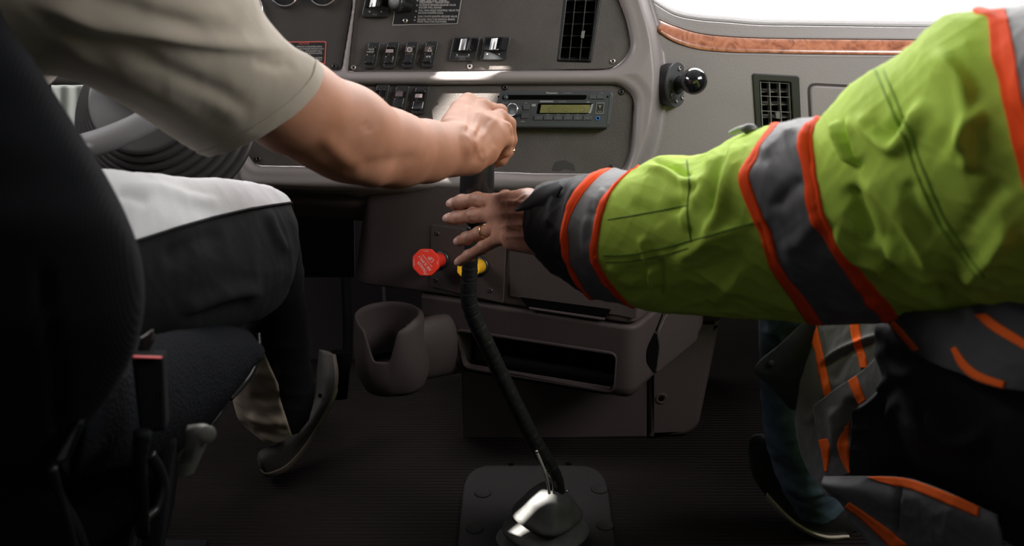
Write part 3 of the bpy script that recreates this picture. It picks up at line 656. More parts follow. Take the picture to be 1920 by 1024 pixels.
# ------------------------------------------------ passenger side of the dash
Eo = P(1400, 100, 1.69); E1 = P(1400, 600, 1.63); ev = Eo - E1; ev /= np.linalg.norm(ev)
E = Frame(Eo, np.cross(A(1, 0, 0), ev), up=ev); 
if E.N[1] > 0: E.N = -E.N; E.U = A(1, 0, 0); E.V = ev
E.U = A(1, 0, 0); E.V = ev
cx = np.array([1160, 1200, 1230, 1267, 1312, 1369, 1425, 1500, 1600, 1720, 1860, 2050], float)
groove = np.interp(cx, [1160, 1200, 1217, 1267, 1312, 1425, 1725, 2050], [-45, -14, 0, 28, 37, 46, 50, 52])
wtop = np.interp(cx, [1160, 1200, 1230, 1267, 1312, 1387, 1500, 1699, 2050], [2, 18, 33, 49, 62, 70, 72, 74, 76])
wbot = np.interp(cx, [1160, 1200, 1236, 1267, 1312, 1369, 1500, 1665, 2050], [30, 48, 64, 81, 94, 99, 102, 104, 107])
def facep(x, y): return E.hit(x, y, 0.0)
Rw = []
def row(yv, Yv): Rw.append(P(cx, yv, np.full(len(cx), Yv) if np.isscalar(Yv) else Yv))
row(np.full(len(cx), -118.0) + (groove - 50) * 0.3, 2.30); row(groove - 60, 1.98); row(groove - 32, 1.81); row(groove - 16, 1.752); row(groove - 6, 1.734); row(groove - 0.8, 1.731)
padG = cr(np.array(Rw), 60); padG = np.swapaxes(cr(np.swapaxes(padG, 0, 1), 120), 0, 1)
thick('top_pad', padG, M['pad'], dash, 0.006)
Rw = []; row(groove - 2, 1.745); row(groove + 0.6, 1.738); row(groove + 1.8, 1.725); row(groove + 6, 1.722); row((groove + wtop) / 2, 1.720); row(wtop - 3, 1.717); row(wtop, 1.715); row(wtop + 2, 1.722)
G = cr(np.array(Rw), 70); G = np.swapaxes(cr(np.swapaxes(G, 0, 1), 120), 0, 1); thick('upper_ledge', G, M['taupe'], dash, 0.004)
Rw = []; row(wbot - 3, 1.70)
Rw.append(facep(cx, wbot) + E.N * -0.004); Rw.append(facep(cx, wbot + 2.5) + E.N * 0.0); Rw.append(facep(cx, wbot + 8)); 
for yy in (150, 190, 240, 290, 340, 400, 450, 500, 535): Rw.append(facep(cx, np.full(len(cx), float(yy))))
Rw.append(facep(cx, np.full(len(cx), 560.0)) - E.N * 0.02); Rw.append(facep(cx, np.full(len(cx), 572.0)) - E.N * 0.10)
G = cr(np.array(Rw), 230); G = np.swapaxes(cr(np.swapaxes(G, 0, 1), 240), 0, 1)
mp = proj(G.reshape(-1, 3))
PV = [(1412, 141), (1495, 141), (1493, 250), (1414, 250)]
ins = (sdpoly(mp, np.array(PV, float)) < 0).reshape(G.shape[:2]); sk = ins[:-1, :-1] & ins[1:, 1:]
V_ = G.reshape(-1, 3); mk('passenger_fascia', V_, grid_faces(G.shape[0], G.shape[1], False, skip=sk), M['taupe'], dash)
# burl strip
def strip(n, c0, c1, inset_):
    xs_ = np.linspace(c0, c1, n)
    def cv(arr): 
        c = cr(np.c_[cx, arr], 200); return np.interp(xs_, c[:, 0], c[:, 1])
    return xs_, cv(wtop), cv(wbot)
xs_, tt, bb = strip(160, 1231, 1960, 0)
e0 = np.clip((xs_ - 1231) / 6, 0, 1); skew = 5 * (1 - np.clip((xs_ - 1231) / 40, 0, 1))
rowsG = []
for k_, (fr_, dn) in enumerate([(0.0, -0.004), (0.02, -0.001), (0.06, 0.0004), (0.3, 0.0012), (0.6, 0.0012), (0.94, 0.0004), (0.98, -0.001), (1.0, -0.004)]):
    m_ = (tt + bb) / 2; y_ = tt + 0.8 + (bb - tt - 1.6) * fr_; y_ = m_ + (y_ - m_) * (0.75 + 0.25 * e0)
    rowsG.append(P(xs_ + skew * fr_, y_, 1.712 + (1.692 - 1.712) * fr_ - dn))
burl_o = thick('wood_trim_strip', np.array(rowsG), M['burl'], dash, 0.004)
# fill behind the trim strip
Rw = []; row(wtop - 2, 1.722); row(wbot + 2, 1.705); G = np.array(Rw); G = np.swapaxes(cr(np.swapaxes(G, 0, 1), 80), 0, 1); thick('trim_backing', G, M['void'], dash, 0.003)
# glovebox door
gb = flat('glovebox_door', E, rpoly([(1516, 154), (1960, 154), (1960, 420), (1516, 420)], 14), -0.004, 0.004, M['taupe'], dash, bev=0.003, smooth=True)
flat('glovebox_gap', E, rpoly([(1511, 149), (1966, 149), (1966, 426), (1511, 426)], 17), -0.002, 0.0006, M['console'], dash, bev=0.0003)
# passenger vent
pv = thing('air_vent', 'upright black air vent between ball mount and glovebox door', 'vent', E.hit(1452, 250, -0.02))
vo = rpoly([(1409, 137), (1497, 137), (1496, 256), (1411, 256)], 5); vi = rpoly([(1421, 150), (1481, 150), (1481, 246), (1421, 246)], 3)
flat('vent_frame', E, vo, -0.03, 0.003, M['black'], pv, holes=[vi], bev=0.0015)
flat('vent_back', E, vo, -0.05, -0.045, M['void'], pv)
for x_ in (1422, 1439, 1458, 1476): flat('upright_louver', E, [(x_, 150), (x_ + 2.2, 150), (x_ + 2.2, 248), (x_, 248)], -0.020, -0.002, M['handle'], pv, bev=0.0003)
for y_ in (152, 178, 206): flat('louver', E, [(1421, y_), (1481, y_), (1481, y_ + 1.4), (1421, y_ + 1.4)], -0.006, -0.002, M['handle'], pv, bev=0.0002)
for y_ in (166, 190, 214, 236):
    a_, b_, c3, d3 = E.hit(1423, y_ + 6, -0.012), E.hit(1480, y_ + 6, -0.012), E.hit(1480, y_, -0.032), E.hit(1423, y_, -0.032)
    mk('slat', [a_, b_, c3, d3, a_ - E.V * 0.001, b_ - E.V * 0.001, c3 - E.V * 0.001, d3 - E.V * 0.001], [(0, 1, 2, 3), (7, 6, 5, 4), (0, 4, 5, 1), (1, 5, 6, 2), (2, 6, 7, 3), (3, 7, 4, 0)], M['taupe_smooth'], pv, smooth=False)
flat('vent_tab', E, [(1449, 209), (1457, 207), (1457, 220), (1449, 220)], -0.004, 0.004, M['handle'], pv)
# ball mount
bm = thing('ball_mount', 'round grey plate with black ball mount screwed to dash', 'mount', E.hit(1271, 196, 0.0))
bx = Frame(E.hit(1268, 159, 0.0), (-0.62, -0.78, 0.10))
pc0 = E.hit(1266, 159, 0.016); axm = A(0.80, -0.60, 0.10)
axm /= np.linalg.norm(axm)
BF = Frame(pc0, axm)
def disc(name, fr, r, n0, n1, m, parent, holes=()):
    a = np.linspace(0, 2 * math.pi, 40, endpoint=False); S = [np.c_[r * np.cos(a), r * np.sin(a)]] + [np.array(h_) for h_ in holes]
    v, f = curve_mesh(S, (n1 - n0) / 2 - 0.0006, 0.0006); X_ = fr.o + v[:, :1] * fr.U + v[:, 1:2] * fr.V + (v[:, 2:3] + (n0 + n1) / 2) * fr.N
    return mk(name, X_, f, m, parent, smooth=False)
rp = R(38, 1.69); sc_h = []
aa = np.linspace(0, 2 * math.pi, 10, endpoint=False)
for an in (20, 160, 200, 340): sc_h.append(np.c_[0.62 * rp * math.cos(math.radians(an)) + 0.0022 * np.cos(aa), 0.62 * rp * math.sin(math.radians(an)) + 0.0022 * np.sin(aa)])
disc('mount_plate', BF, rp, 0, 0.004, M['mount'], bm, sc_h); disc('plate_backing', BF, rp * 0.96, -0.016, -0.0002, M['black'], bm)
for an in (75, 255, 300, 115 + 100): 
    c = BF.pt(0.72 * rp * math.cos(math.radians(an)), 0.72 * rp * math.sin(math.radians(an)), 0.004)
    lathe('screw', c, BF.N, [(0, 0.0042), (0.0025, 0.0040), (0.003, 0.0028), (0.0015, 0.002), (0.0014, 0.0003)], M['steel'], bm, n=14)
bc = P(1301, 152, 1.62); st0 = BF.pt(0, 0, 0.003)
ax = bc - st0; L = np.linalg.norm(ax)
lathe('mount_stem', st0, ax, [(0, 0.016), (0.006, 0.0115), (L * 0.45, 0.0085), (L * 0.7, 0.0085), (L, 0.01)], M['black'], bm, n=24)
ball('mount_ball', bc, R(23.5, 1.62), M['gloss'], bm, 40)
# ------------------------------------------------ console below the dash
con = thing('centre_console', 'dark brown lower console with storage slot under the dashboard', 'console', (0.0, 1.6, 0.0))
Cc = P(1190, 613, 1.42)[:2]; Cl = P(798, 551, 1.56)[:2]; Cs = np.array([0.348, 1.685])
dl = (Cl - Cc) / np.linalg.norm(Cl - Cc); dsd = (Cs - Cc) / np.linalg.norm(Cs - Cc)
Cf = np.array([-0.272, 1.60]); Cf2 = np.array([-0.285, 1.75])
pathc = rpoly([tuple(Cf2), tuple(Cf), tuple(Cl), tuple(Cc), tuple(Cs), (Cs[0] + 0.03, Cs[1] + 0.15)], [0, 0.03, 0.06, 0.022, 0.02, 0], 8)
pathc = pathc[1:] if False else pathc
Ld = np.r_[0, np.cumsum(np.linalg.norm(np.diff(pathc, axis=0), axis=1))]
sN = np.linspace(0, Ld[-1], 260); pth = np.stack([np.interp(sN, Ld, pathc[:, j]) for j in (0, 1)], -1)
tg = np.gradient(pth, axis=0); tg /= np.linalg.norm(tg, axis=1, keepdims=True); nr = np.stack([tg[:, 1], -tg[:, 0]], -1)
# smooth normals at corners
for _ in range(3): nr = (nr + np.roll(nr, 1, 0) + np.roll(nr, -1, 0)); nr[0] = nr[1]; nr[-1] = nr[-2]; nr /= np.linalg.norm(nr, axis=1, keepdims=True)
def skirt(name, prof, m, lo=0.0, hi=1.0, skip_poly=None):
    a_, b_ = int(lo * 259), int(hi * 259) + 1
    G = np.array([np.c_[pth[a_:b_] + nr[a_:b_] * o_, np.full(b_ - a_, z_)] for z_, o_ in prof]); sk = None
    if skip_poly is not None:
        ins = (sdpoly(proj(G.reshape(-1, 3)), np.array(skip_poly, float)) < 0).reshape(G.shape[:2]); sk = ins[:-1, :-1] & ins[1:, 1:]
    return mk(name, G.reshape(-1, 3), grid_faces(G.shape[0], G.shape[1], False, skip=sk), m, con)
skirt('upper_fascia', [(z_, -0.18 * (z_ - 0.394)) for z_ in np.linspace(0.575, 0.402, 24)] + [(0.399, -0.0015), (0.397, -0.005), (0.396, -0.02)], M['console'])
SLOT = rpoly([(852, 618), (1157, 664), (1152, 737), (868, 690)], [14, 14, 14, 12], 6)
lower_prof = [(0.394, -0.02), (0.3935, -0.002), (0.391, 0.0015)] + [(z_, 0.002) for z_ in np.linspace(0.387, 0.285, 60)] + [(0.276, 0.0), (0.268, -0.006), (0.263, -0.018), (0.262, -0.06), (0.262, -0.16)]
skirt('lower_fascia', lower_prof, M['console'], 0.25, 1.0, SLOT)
nK = np.array([dl[1], -dl[0], 0.0]); nK = nK if nK[1] < 0 else -nK; Kf = Frame(np.array([Cc[0], Cc[1], 0.394]), nK)
Ku = Frame(np.array([Cc[0], Cc[1], 0.394]), nK + A(0, 0, 0.18))
SB = [(852, 618), (1157, 664), (1152, 737), (868, 690)]
def grow(poly, d): return rpoly(inset(np.array(SB, float), -d), [14 + d, 14 + d, 14 + d, 12 + d], 6)
flat('storage_slot_lip', Kf, grow(SLOT, 2.5), -0.012, 0.0035, M['console'], con, holes=[SLOT], bev=0.002, smooth=True)
flat('storage_slot_interior', Kf, grow(SLOT, 6), -0.10, -0.0125, M['void'], con, holes=[grow(SLOT, 1)], bev=0.0005)  # slot walls and back coloured matt black to give the inside its shade
flat('storage_slot_back', Kf, grow(SLOT, 6), -0.104, -0.10, M['void'], con)
# air brake panel
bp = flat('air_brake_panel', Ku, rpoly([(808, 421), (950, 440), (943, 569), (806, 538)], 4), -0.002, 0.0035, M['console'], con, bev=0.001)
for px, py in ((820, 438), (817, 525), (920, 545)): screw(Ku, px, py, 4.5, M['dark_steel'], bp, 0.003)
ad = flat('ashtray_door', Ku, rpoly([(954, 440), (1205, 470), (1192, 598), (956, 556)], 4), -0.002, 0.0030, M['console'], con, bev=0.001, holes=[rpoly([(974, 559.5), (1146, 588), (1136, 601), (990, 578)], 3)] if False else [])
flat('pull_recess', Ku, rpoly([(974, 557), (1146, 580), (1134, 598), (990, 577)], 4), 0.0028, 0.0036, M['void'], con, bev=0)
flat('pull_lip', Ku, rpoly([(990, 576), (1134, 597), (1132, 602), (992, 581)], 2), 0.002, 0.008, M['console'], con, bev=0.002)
# side door of the console
nS = A(dsd[1], -dsd[0]); Sf = Frame(np.array([Cc[0], Cc[1], 0.394]), (nS[0], nS[1], 0.0))
flat('side_door', Sf, rpoly([(1252, 586), (1318, 560), (1308, 638), (1232, 700), (1238, 655), (1233, 628)], [14, 8, 8, 4, 20, 12], 6), 0.001, 0.0065, M['console'], con, bev=0.002, smooth=True)
flat('finger_recess', Sf, rpoly([(1229, 622), (1236, 642), (1237, 665), (1227, 700), (1213, 680), (1213, 655)], [4, 10, 10, 4, 8, 12], 6), 0.001, 0.0035, M['void'], con, bev=0.0005)
flat('seam', Sf, [(1242, 588), (1244, 589), (1231, 622), (1229, 621)], 0.001, 0.0028, M['void'], con, bev=0)
# pedestal down to the floor
Gf = Frame(PZ(1215, 820, 0.0), (0, -1, 0.0))
flat('pedestal_front', Gf, rpoly([(862, 632), (1213, 632), (1213, 821), (866, 826)], 2), -0.30, 0.0, M['console'], con, bev=0.004)
pr = flat('pedestal_side', Gf, rpoly([(1215, 600), (1352, 600), (1345, 640), (1312, 800), (1290, 819), (1215, 822)], [2, 2, 20, 12, 16, 2], 6), -0.30, 0.006, M['console'], con, bev=0.012, smooth=True)
cc = Gf.hit(1240, 747, 0.006); lathe('screw_well', cc, Gf.N, [(-0.002, 0.012), (0.002, 0.0115), (0.002, 0.009), (0.0004, 0.007), (0.0002, 0.0004)], M['console'], con, n=24)
ball('well_hole', cc + A(0, -0.0012, 0), (0.006, 0.0022, 0.006), M['void'], con, 14)
box('footwell_wall', (-1.0, 2.15, 0), (-0.30, 2.2, 0.75), M['dark_lining'], con)
# dark underside between bar and console
G = patch([[(440, 352, 1.67), (600, 362, 1.65), (820, 364, 1.635), (1000, 366, 1.63), (1230, 366, 1.61)], [(440, 372, 1.66), (600, 384, 1.64), (820, 388, 1.625), (1000, 388, 1.60), (1230, 388, 1.58)], [(440, 400, 1.70), (600, 410, 1.68), (820, 420, 1.64), (1000, 420, 1.58), (1230, 430, 1.52)]], 20, 60)
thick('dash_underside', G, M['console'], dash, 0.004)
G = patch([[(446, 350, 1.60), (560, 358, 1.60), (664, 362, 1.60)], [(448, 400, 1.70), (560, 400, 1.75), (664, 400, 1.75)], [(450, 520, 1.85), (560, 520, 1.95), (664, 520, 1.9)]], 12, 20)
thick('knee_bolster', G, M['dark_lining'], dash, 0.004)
# cup holder
cupc = P(727, 588, 1.50); 
cp = thing('cup_holder', 'open-front brown cup holder moulded beside the console', 'cup holder', (cupc[0], cupc[1], 0.24))
zt = cupc[2]; na = 96; an = np.linspace(0, 2 * math.pi, na, endpoint=False)
ux, uy = np.cos(an), np.sin(an); fa = np.abs((an - math.radians(262) + math.pi) % (2 * math.pi) - math.pi)
notch = 0.050 * (1 - ss((fa - 0.20) / 0.42)) + 0.014 * (1 - ss((fa - 0.35) / 1.0))
ztop = zt - notch; ro = 0.054; ri = 0.049
side = np.clip(ux, 0, 1) ** 1.5 * np.clip((an < math.pi) * 0 + 1, 0, 1)
rowsC = []
def crow(rad, z): rowsC.append(np.stack([cupc[0] + rad * ux, cupc[1] + rad * uy, np.broadcast_to(z, an.shape)], -1))
bulge = np.clip(np.cos(an - math.radians(10)), 0, 1) ** 1.2
for t_ in np.linspace(0, 1, 14):
    crow(ro + 0.006 * math.sin(t_ * 2) - 0.016 * t_ ** 4 + bulge * 0.012 * (0.35 + 0.65 * t_), 0.262 + 0 * an + (zt - 0.262) * 0 if False else (ztop - 0.004) * (1 - t_) + 0.255 * t_)
rowsC = rowsC[::-1]
crow(ro - 0.0005, ztop - 0.001); crow((ro + ri) / 2, ztop + 0.0012); crow(ri, ztop - 0.001)
for t_ in np.linspace(0.1, 1, 10): crow(ri - 0.004 * t_, ztop * (1 - t_) + 0.285 * t_)
G = np.array(rowsC); mk_loft('holder_shell', G, M['console'], cp)
G2 = np.array([np.stack([cupc[0] + (ri - 0.001) * ux * k_, cupc[1] + (ri - 0.001) * uy * k_, 0.300 + 0 * an], -1) for k_ in (1, 0.72)]); mk('inner_step', G2.reshape(-1, 3), grid_faces(2, na), M['rubber'], cp)
# moulding that ties holder to console
Gh = loft_grid([dict(p=[(762, 608), (770, 655), (760, 712)], Y=1.495, T=0.030, e=0.6), dict(p=[(800, 594), (806, 648), (796, 711)], Y=1.522, T=0.034, e=0.7), dict(p=[(840, 588), (845, 645), (838, 704)], Y=1.555, T=0.034, e=0.7), dict(p=[(880, 594), (884, 650), (880, 697)], Y=1.59, T=0.03, e=0.7)], 12, 30)
mk_loft('holder_arm', Gh, M['console'], cp)
# ------------------------------------------------ brake knobs
def oct_knob(px, py, bpx, bpy, m, label, words, rpx, col_name):
    base_ = Ku.hit(bpx, bpy, 0.0035); tip = base_ + (P(px, py, base_[1] - 0.055) - base_)
    ax = tip - base_; L = np.linalg.norm(ax)
    o = thing('brake_valve_knob', label, 'knob', base_)
    lathe('valve_collar', base_, Ku.N, [(0, 0.0165), (0.004, 0.016), (0.005, 0.0135)], M['black'], o, n=28)
    lathe('knob_stem', base_, ax, [(0.001, 0.0125), (L * 0.55, 0.0125), (L * 0.8, 0.014), (L * 0.9, 0.017)], m, o, n=28)
    F_ = Frame(tip, (tip - base_) * 0.15 + (CAMP - tip) * 0.10 + A(-0.015, -0.01, 0.0)); r = rpx * np.linalg.norm(tip - CAMP) / FPX
    a = np.radians(np.arange(8) * 45 + 22.5); S = rpoly(np.c_[r * np.cos(a), r * np.sin(a)] * 1.04, r * 0.12, 3)
    v, f = curve_mesh([S], 0.0045, 0.0015); X_ = F_.o + v[:, :1] * F_.U + v[:, 1:2] * F_.V + v[:, 2:3] * F_.N
    face = mk('octagonal_face', X_, f, m, o, smooth=False)
    return o, F_, r
o, F_, r_ = oct_knob(799, 492, 826, 487, M['red'], 'red octagonal trailer air supply knob on the console', '', 26, 'red')
c_ = proj(F_.o)
for i_, (s, u, v, h_) in enumerate([('TRAILER', 0.40, -0.10, 6.4), ('AIR SUPPLY', 0.08, 0.0, 6.4), ('NOT FOR PARKING', -0.17, 0.02, 3.0), ('UP', -0.46, -0.05, 9)]):
    rot = math.radians(128)
    p_ = F_.pt(r_ * (math.cos(rot + math.pi / 2) * u * 1.0 + math.cos(rot) * v) * 1.0, r_ * (math.sin(rot + math.pi / 2) * u + math.sin(rot) * v), 0.0062)
    q_ = proj(p_); text('printed_word', s, F_, q_[0], q_[1], h_ * 0.85, M['white_ink'], o, 0.0062, rot=rot, sx=0.9)
for s, u, v, rot in (('SUPPLY', 0, 0.82, 180), ('PUSH', 0, -0.83, 0), ('EXHAUST', -0.84, 0, 90), ('PULL', 0.84, 0, 90)):
    q_ = proj(F_.pt(r_ * u, r_ * v, 0.0062)); text('printed_word', s, F_, q_[0], q_[1], 2.4, M['white_ink'], o, 0.0062, rot=math.radians(rot))
o, F2_, r2_ = oct_knob(878, 503, 900, 499, M['yellow'], 'yellow parking brake knob half hidden behind the shift lever', '', 21, 'yellow')
# ================================================================== SHIFT LEVER
sh = thing('shift_lever', 'long bent black taped shift lever rising from a rubber boot', 'gear lever', (PZ(1040, 1010, 0.0)))
LV = [(888, 425, 1.315, 11.5), (883, 470, 1.315, 13.5), (880, 520, 1.318, 15), (879, 560, 1.32, 15.5), (889, 597, 1.325, 15.5), (912, 645, 1.335, 15.5), (938, 700, 1.35, 15.5), (965, 755, 1.365, 15.5), (990, 805, 1.38, 15.5), (1012, 845, 1.39, 16), (1034, 880, 1.40, 14), (1046, 905, 1.41, 12), (1049, 935, 1.415, 12)]
Gl = tube_pts([P(a, b, c) for a, b, c, d in LV], [R(d, c) for a, b, c, d in LV], 24, 20)
rr = np.random.default_rng(3); n_ = outward(Gl); dh = np.zeros(len(Gl))
for k in range(9, len(Gl) - 30, 11): dh[k:] += 0.0; dh[k] -= 0.0009; dh[k + 1] += 0.0004
Gl = Gl + n_ * dh[:, None, None] + n_ * (0.0003 * rr.normal(size=Gl.shape[:2]))[..., None]
M['tape_black'] = mat('wrapped_black_tape', (0.012, 0.012, 0.012), 0.32, bump=('noise', 160, 0.35, 0.0015))
mk_loft('lever_shaft', Gl, M['tape_black'], sh)
kc = [(896, 296, 1.30, 29), (895, 320, 1.30, 30.5), (894, 350, 1.302, 31), (893, 378, 1.305, 30), (891, 398, 1.308, 24), (889, 420, 1.312, 14)]
tube('shift_knob', [P(a, b, c) for a, b, c, d in kc], [R(d, c) for a, b, c, d in kc], M['black'], sh, 32)
tube('air_hose', [P(1006, 847, 1.372), P(1015, 868, 1.370), P(1024, 893, 1.372), P(1030, 925, 1.385)], 0.0024, mat('clear_hose', (0.30, 0.29, 0.26), 0.3), sh, 10)
tube('air_hose', [P(1018, 862, 1.383), P(1030, 885, 1.385), P(1037, 905, 1.39), P(1038, 928, 1.40)], 0.0018, M['black'], sh, 10)
ball('hose_fitting', P(1006, 847, 1.372), 0.0035, M['steel'], sh, 10); ball('hose_fitting', P(1062, 921, 1.40), 0.0022, M['steel'], sh, 10)
# rubber boot (bellows)
ax = A(0.10, 0.05, 1.0); ax = (P(1028, 915, 1.415) - P(1010, 1120, 1.43)); ax /= np.linalg.norm(ax)
b0 = P(1030, 917, 1.415)
prof = [(0.006, 0.012), (0.002, 0.019), (-0.004, 0.025), (-0.014, 0.033), (-0.026, 0.040), (-0.037, 0.047), (-0.044, 0.052), (-0.049, 0.053), (-0.053, 0.050), (-0.056, 0.042), (-0.057, 0.036), (-0.060, 0.038), (-0.068, 0.052), (-0.076, 0.062), (-0.081, 0.065), (-0.085, 0.063), (-0.088, 0.052), (-0.089, 0.045), (-0.092, 0.050), (-0.102, 0.070), (-0.108, 0.076), (-0.112, 0.074), (-0.115, 0.060), (-0.12, 0.06)]
pq = cr(np.array(prof), 110)
u_ = A(0.8, -0.6, 0); sh_b = lathe('rubber_boot', b0, ax, [tuple(x) for x in pq], M['boot'], sh, n=72, ref=(0.75, -0.65, 0.05), sq=1.0)
cv = thing('shift_tower_cover', 'flat rounded rubber cover plate on the floor round the boot', 'floor cover', PZ(1010, 1000, 0.0))
Fl = Frame(A(0, 1.5, 0.0), (0, 0, 1), up=(0, 1, 0))
def zpoly(name, poly, z0, z1, m, parent, r=0, bev=0.003, holes=()):
    pl_ = rpoly(poly, r, 8) if np.any(np.asarray(r) > 0) else np.array(poly, float); q_ = PZ(pl_[:, 0], pl_[:, 1], z1)[:, :2]
    v, f = curve_mesh([q_] + [PZ(np.array(h_)[:, 0], np.array(h_)[:, 1], z1)[:, :2] for h_ in holes], (z1 - z0) / 2 - bev, bev); return mk(name, v + A(0, 0, (z0 + z1) / 2), f, m, parent, smooth=True)
zpoly('cover_plate', [(872, 872), (1135, 872), (1165, 1100), (850, 1100)], 0.0, 0.008, M['cover'], cv, r=[50, 50, 10, 10])
for px, py in ((1124, 918), (1135, 986), (905, 925), (890, 992)):
    c = PZ(px, py, 0.008); lathe('cover_dimple', c, (0, 0, 1), [(-0.001, 0.016), (0.002, 0.015), (0.0025, 0.013), (0.001, 0.011), (0.0008, 0.001)], M['cover'], cv, n=20)
for px, py in ((958, 871), (1066, 870)): ball('cover_fastener', PZ(px, py, 0.008), (0.006, 0.006, 0.003), M['void'], cv, 12)
# ================================================================== STEERING
sw = thing('steering_column', 'grey steering wheel rim on ribbed dark column boot below the beige sleeve', 'steering wheel', (-0.59, 1.347, 0.60))
al = math.radians(40); C0 = A(-0.590, 1.347, 0.869); e1 = A(1, 0, 0); e2 = A(0, math.cos(al), math.sin(al)); nw = np.cross(e1, e2)
a = np.linspace(0, 2 * math.pi, 97); path = C0 + 0.225 * (np.cos(a)[:, None] * e1 + np.sin(a)[:, None] * e2)
G = []
for i in range(96):
    rd = (path[i] - C0) / 0.225; b = np.linspace(0, 2 * math.pi, 20, endpoint=False); G.append(path[i] + 0.0155 * (np.cos(b)[:, None] * rd + np.sin(b)[:, None] * nw))
G = np.array(G); G = np.concatenate([G, G[:1]]); mk('wheel_rim', G.reshape(-1, 3), grid_faces(97, 20), M['wheel'], sw)
for an in (90, 198, 18):
    d = math.cos(math.radians(an)) * e1 + math.sin(math.radians(an)) * e2; tube('spoke', [C0 + d * 0.04 - nw * 0.02, C0 + d * 0.13 - nw * 0.012, C0 + d * 0.222], [0.016, 0.012, 0.010], M['wheel'], sw, 12)
lathe('hub', C0, nw, [(-0.05, 0.05), (0.0, 0.06), (0.01, 0.055), (0.014, 0.03), (0.015, 0.001)], M['wheel'], sw)
prof = []
for i in range(8):
    r0 = 0.072 + 0.0085 * i; z_ = 0.013 * i
    prof += [(z_, r0), (z_ + 0.001, r0 + 0.004), (z_ + 0.004, r0 + 0.0075), (z_ + 0.008, r0 + 0.007), (z_ + 0.0115, r0 + 0.002)]
lathe('bellows', P(264, 186, 1.40), A(0.03, 0.90, -0.46), [tuple(x) for x in cr(np.array(prof), 200)], M['bellows'], sw, n=96)
# lower left dash facing
G = patch([[(60, 60, 1.75), (200, 60, 1.75), (460, 60, 1.72)], [(60, 150, 1.72), (200, 158, 1.72), (460, 158, 1.70)], [(60, 168, 1.76), (200, 176, 1.76), (460, 172, 1.73)]], 20, 20); thick('cluster_hood', G, M['cluster'], dash, 0.01)
G = patch([[(60, 190, 1.70), (190, 182, 1.70), (320, 162, 1.70), (470, 165, 1.70)], [(60, 225, 1.66), (190, 240, 1.66), (320, 250, 1.66), (470, 255, 1.68)], [(60, 400, 1.80), (190, 400, 1.80), (320, 400, 1.80), (470, 400, 1.78)]], 30, 40); thick('column_panel', G, M['cluster'], dash, 0.006)
thick('copper_pinstripe', patch([[(120, 226, 1.655), (155, 231, 1.655), (200, 238, 1.655), (240, 244, 1.655)], [(120, 228, 1.655), (155, 233.2, 1.655), (200, 240.2, 1.655), (240, 246, 1.655)]], 3, 20), mat('copper_line', (0.35, 0.18, 0.08), 0.4), dash, 0.001)
for px, py in ((163, 199), (256, 196)):
    c = P(px, py, 1.685); n2 = A(0.1, -1, 0.35); lathe('panel_dial', c, n2, [(0, 0.016), (0.004, 0.015), (0.004, 0.012), (0.001, 0.010), (0.001, 0.001)], M['bellows'], dash, n=28)
cu = thing('curtain', 'pale cloth hanging in the gap between seat and steering wheel', 'curtain', P(130, 300, 1.62))
xs_ = np.linspace(96, 158, 50); G = np.array([P(xs_ - (0 if y < 190 else (y - 190) * 0.06), np.full(50, float(y)), 1.62 + 0.0025 * np.sin(xs_ * 0.21)) for y in np.linspace(160, 290, 20)]); thick('curtain_panel', G, M['curtain'], cu, 0.002)
# ================================================================== SEAT
seat = thing('driver_seat', 'black cloth driver seat with high back at the left edge', 'seat', (-0.42, 0.80, 0.0))
sb = []
for py, xr, xl, Y, T in [(-140, -60, -700, 0.72, 0.05), (-60, -30, -700, 0.71, 0.055), (30, 6, -700, 0.70, 0.055), (110, 62, -650, 0.69, 0.06), (190, 112, -600, 0.685, 0.06), (265, 160, -560, 0.68, 0.065), (340, 205, -520, 0.675, 0.065), (410, 240, -500, 0.67, 0.07), (480, 264, -480, 0.67, 0.07), (550, 272, -480, 0.67, 0.07), (610, 266, -480, 0.67, 0.07), (670, 248, -480, 0.67, 0.065), (740, 208, -480, 0.67, 0.06), (800, 160, -480, 0.67, 0.055), (860, 120, -480, 0.67, 0.05), (900, 100, -460, 0.67, 0.03)]:
    mx = (xr + xl) / 2; sb.append(dict(p=[(xr, py), (xr - (xr - xl) * 0.25, py + 4), (mx, py + 8), (xl, py)], Y=Y, T=T, e=0.55))
G = loft_grid(sb, 8, 60); G = relief(G, 0, 1, [([(75, 470), (92, 600), (108, 720), (112, 850)], 7, 7, -0.005)], wrap=True)
mk_loft('backrest', G, M['seat'], seat)
cs = []
for px, yt, yb, Y in [(150, 640, 900, 0.72), (250, 632, 880, 0.80), (320, 622, 862, 0.88), (380, 612, 830, 0.96), (430, 610, 780, 1.03), (465, 620, 720, 1.09), (484, 640, 690, 1.12)]:
    cs.append(dict(p=[(px, yt), (px + 12, yt + (yb - yt) * 0.3), (px + 8, yt + (yb - yt) * 0.7), (px - 20, yb)], Y=(Y + 0.02, Y - 0.02), T=0.05, e=0.7, kb=3.0))
G = relief(loft_grid(cs, 14, 36), 0.0015, 4, wrap=True); mk_loft('seat_cushion', G, M['knit'], seat)
tube('cushion_trim', [P(484, 625, 1.10), P(484, 650, 1.09), P(474, 690, 1.07), P(455, 720, 1.05), P(432, 748, 1.02)], [0.003, 0.004, 0.005, 0.005, 0.003], M['black'], seat, 10)
tube('cushion_trim', [P(426, 706, 1.01), P(424, 740, 1.0), P(415, 768, 0.99), P(395, 795, 0.97), P(370, 815, 0.95)], [0.003, 0.0035, 0.004, 0.004, 0.003], M['black'], seat, 10)
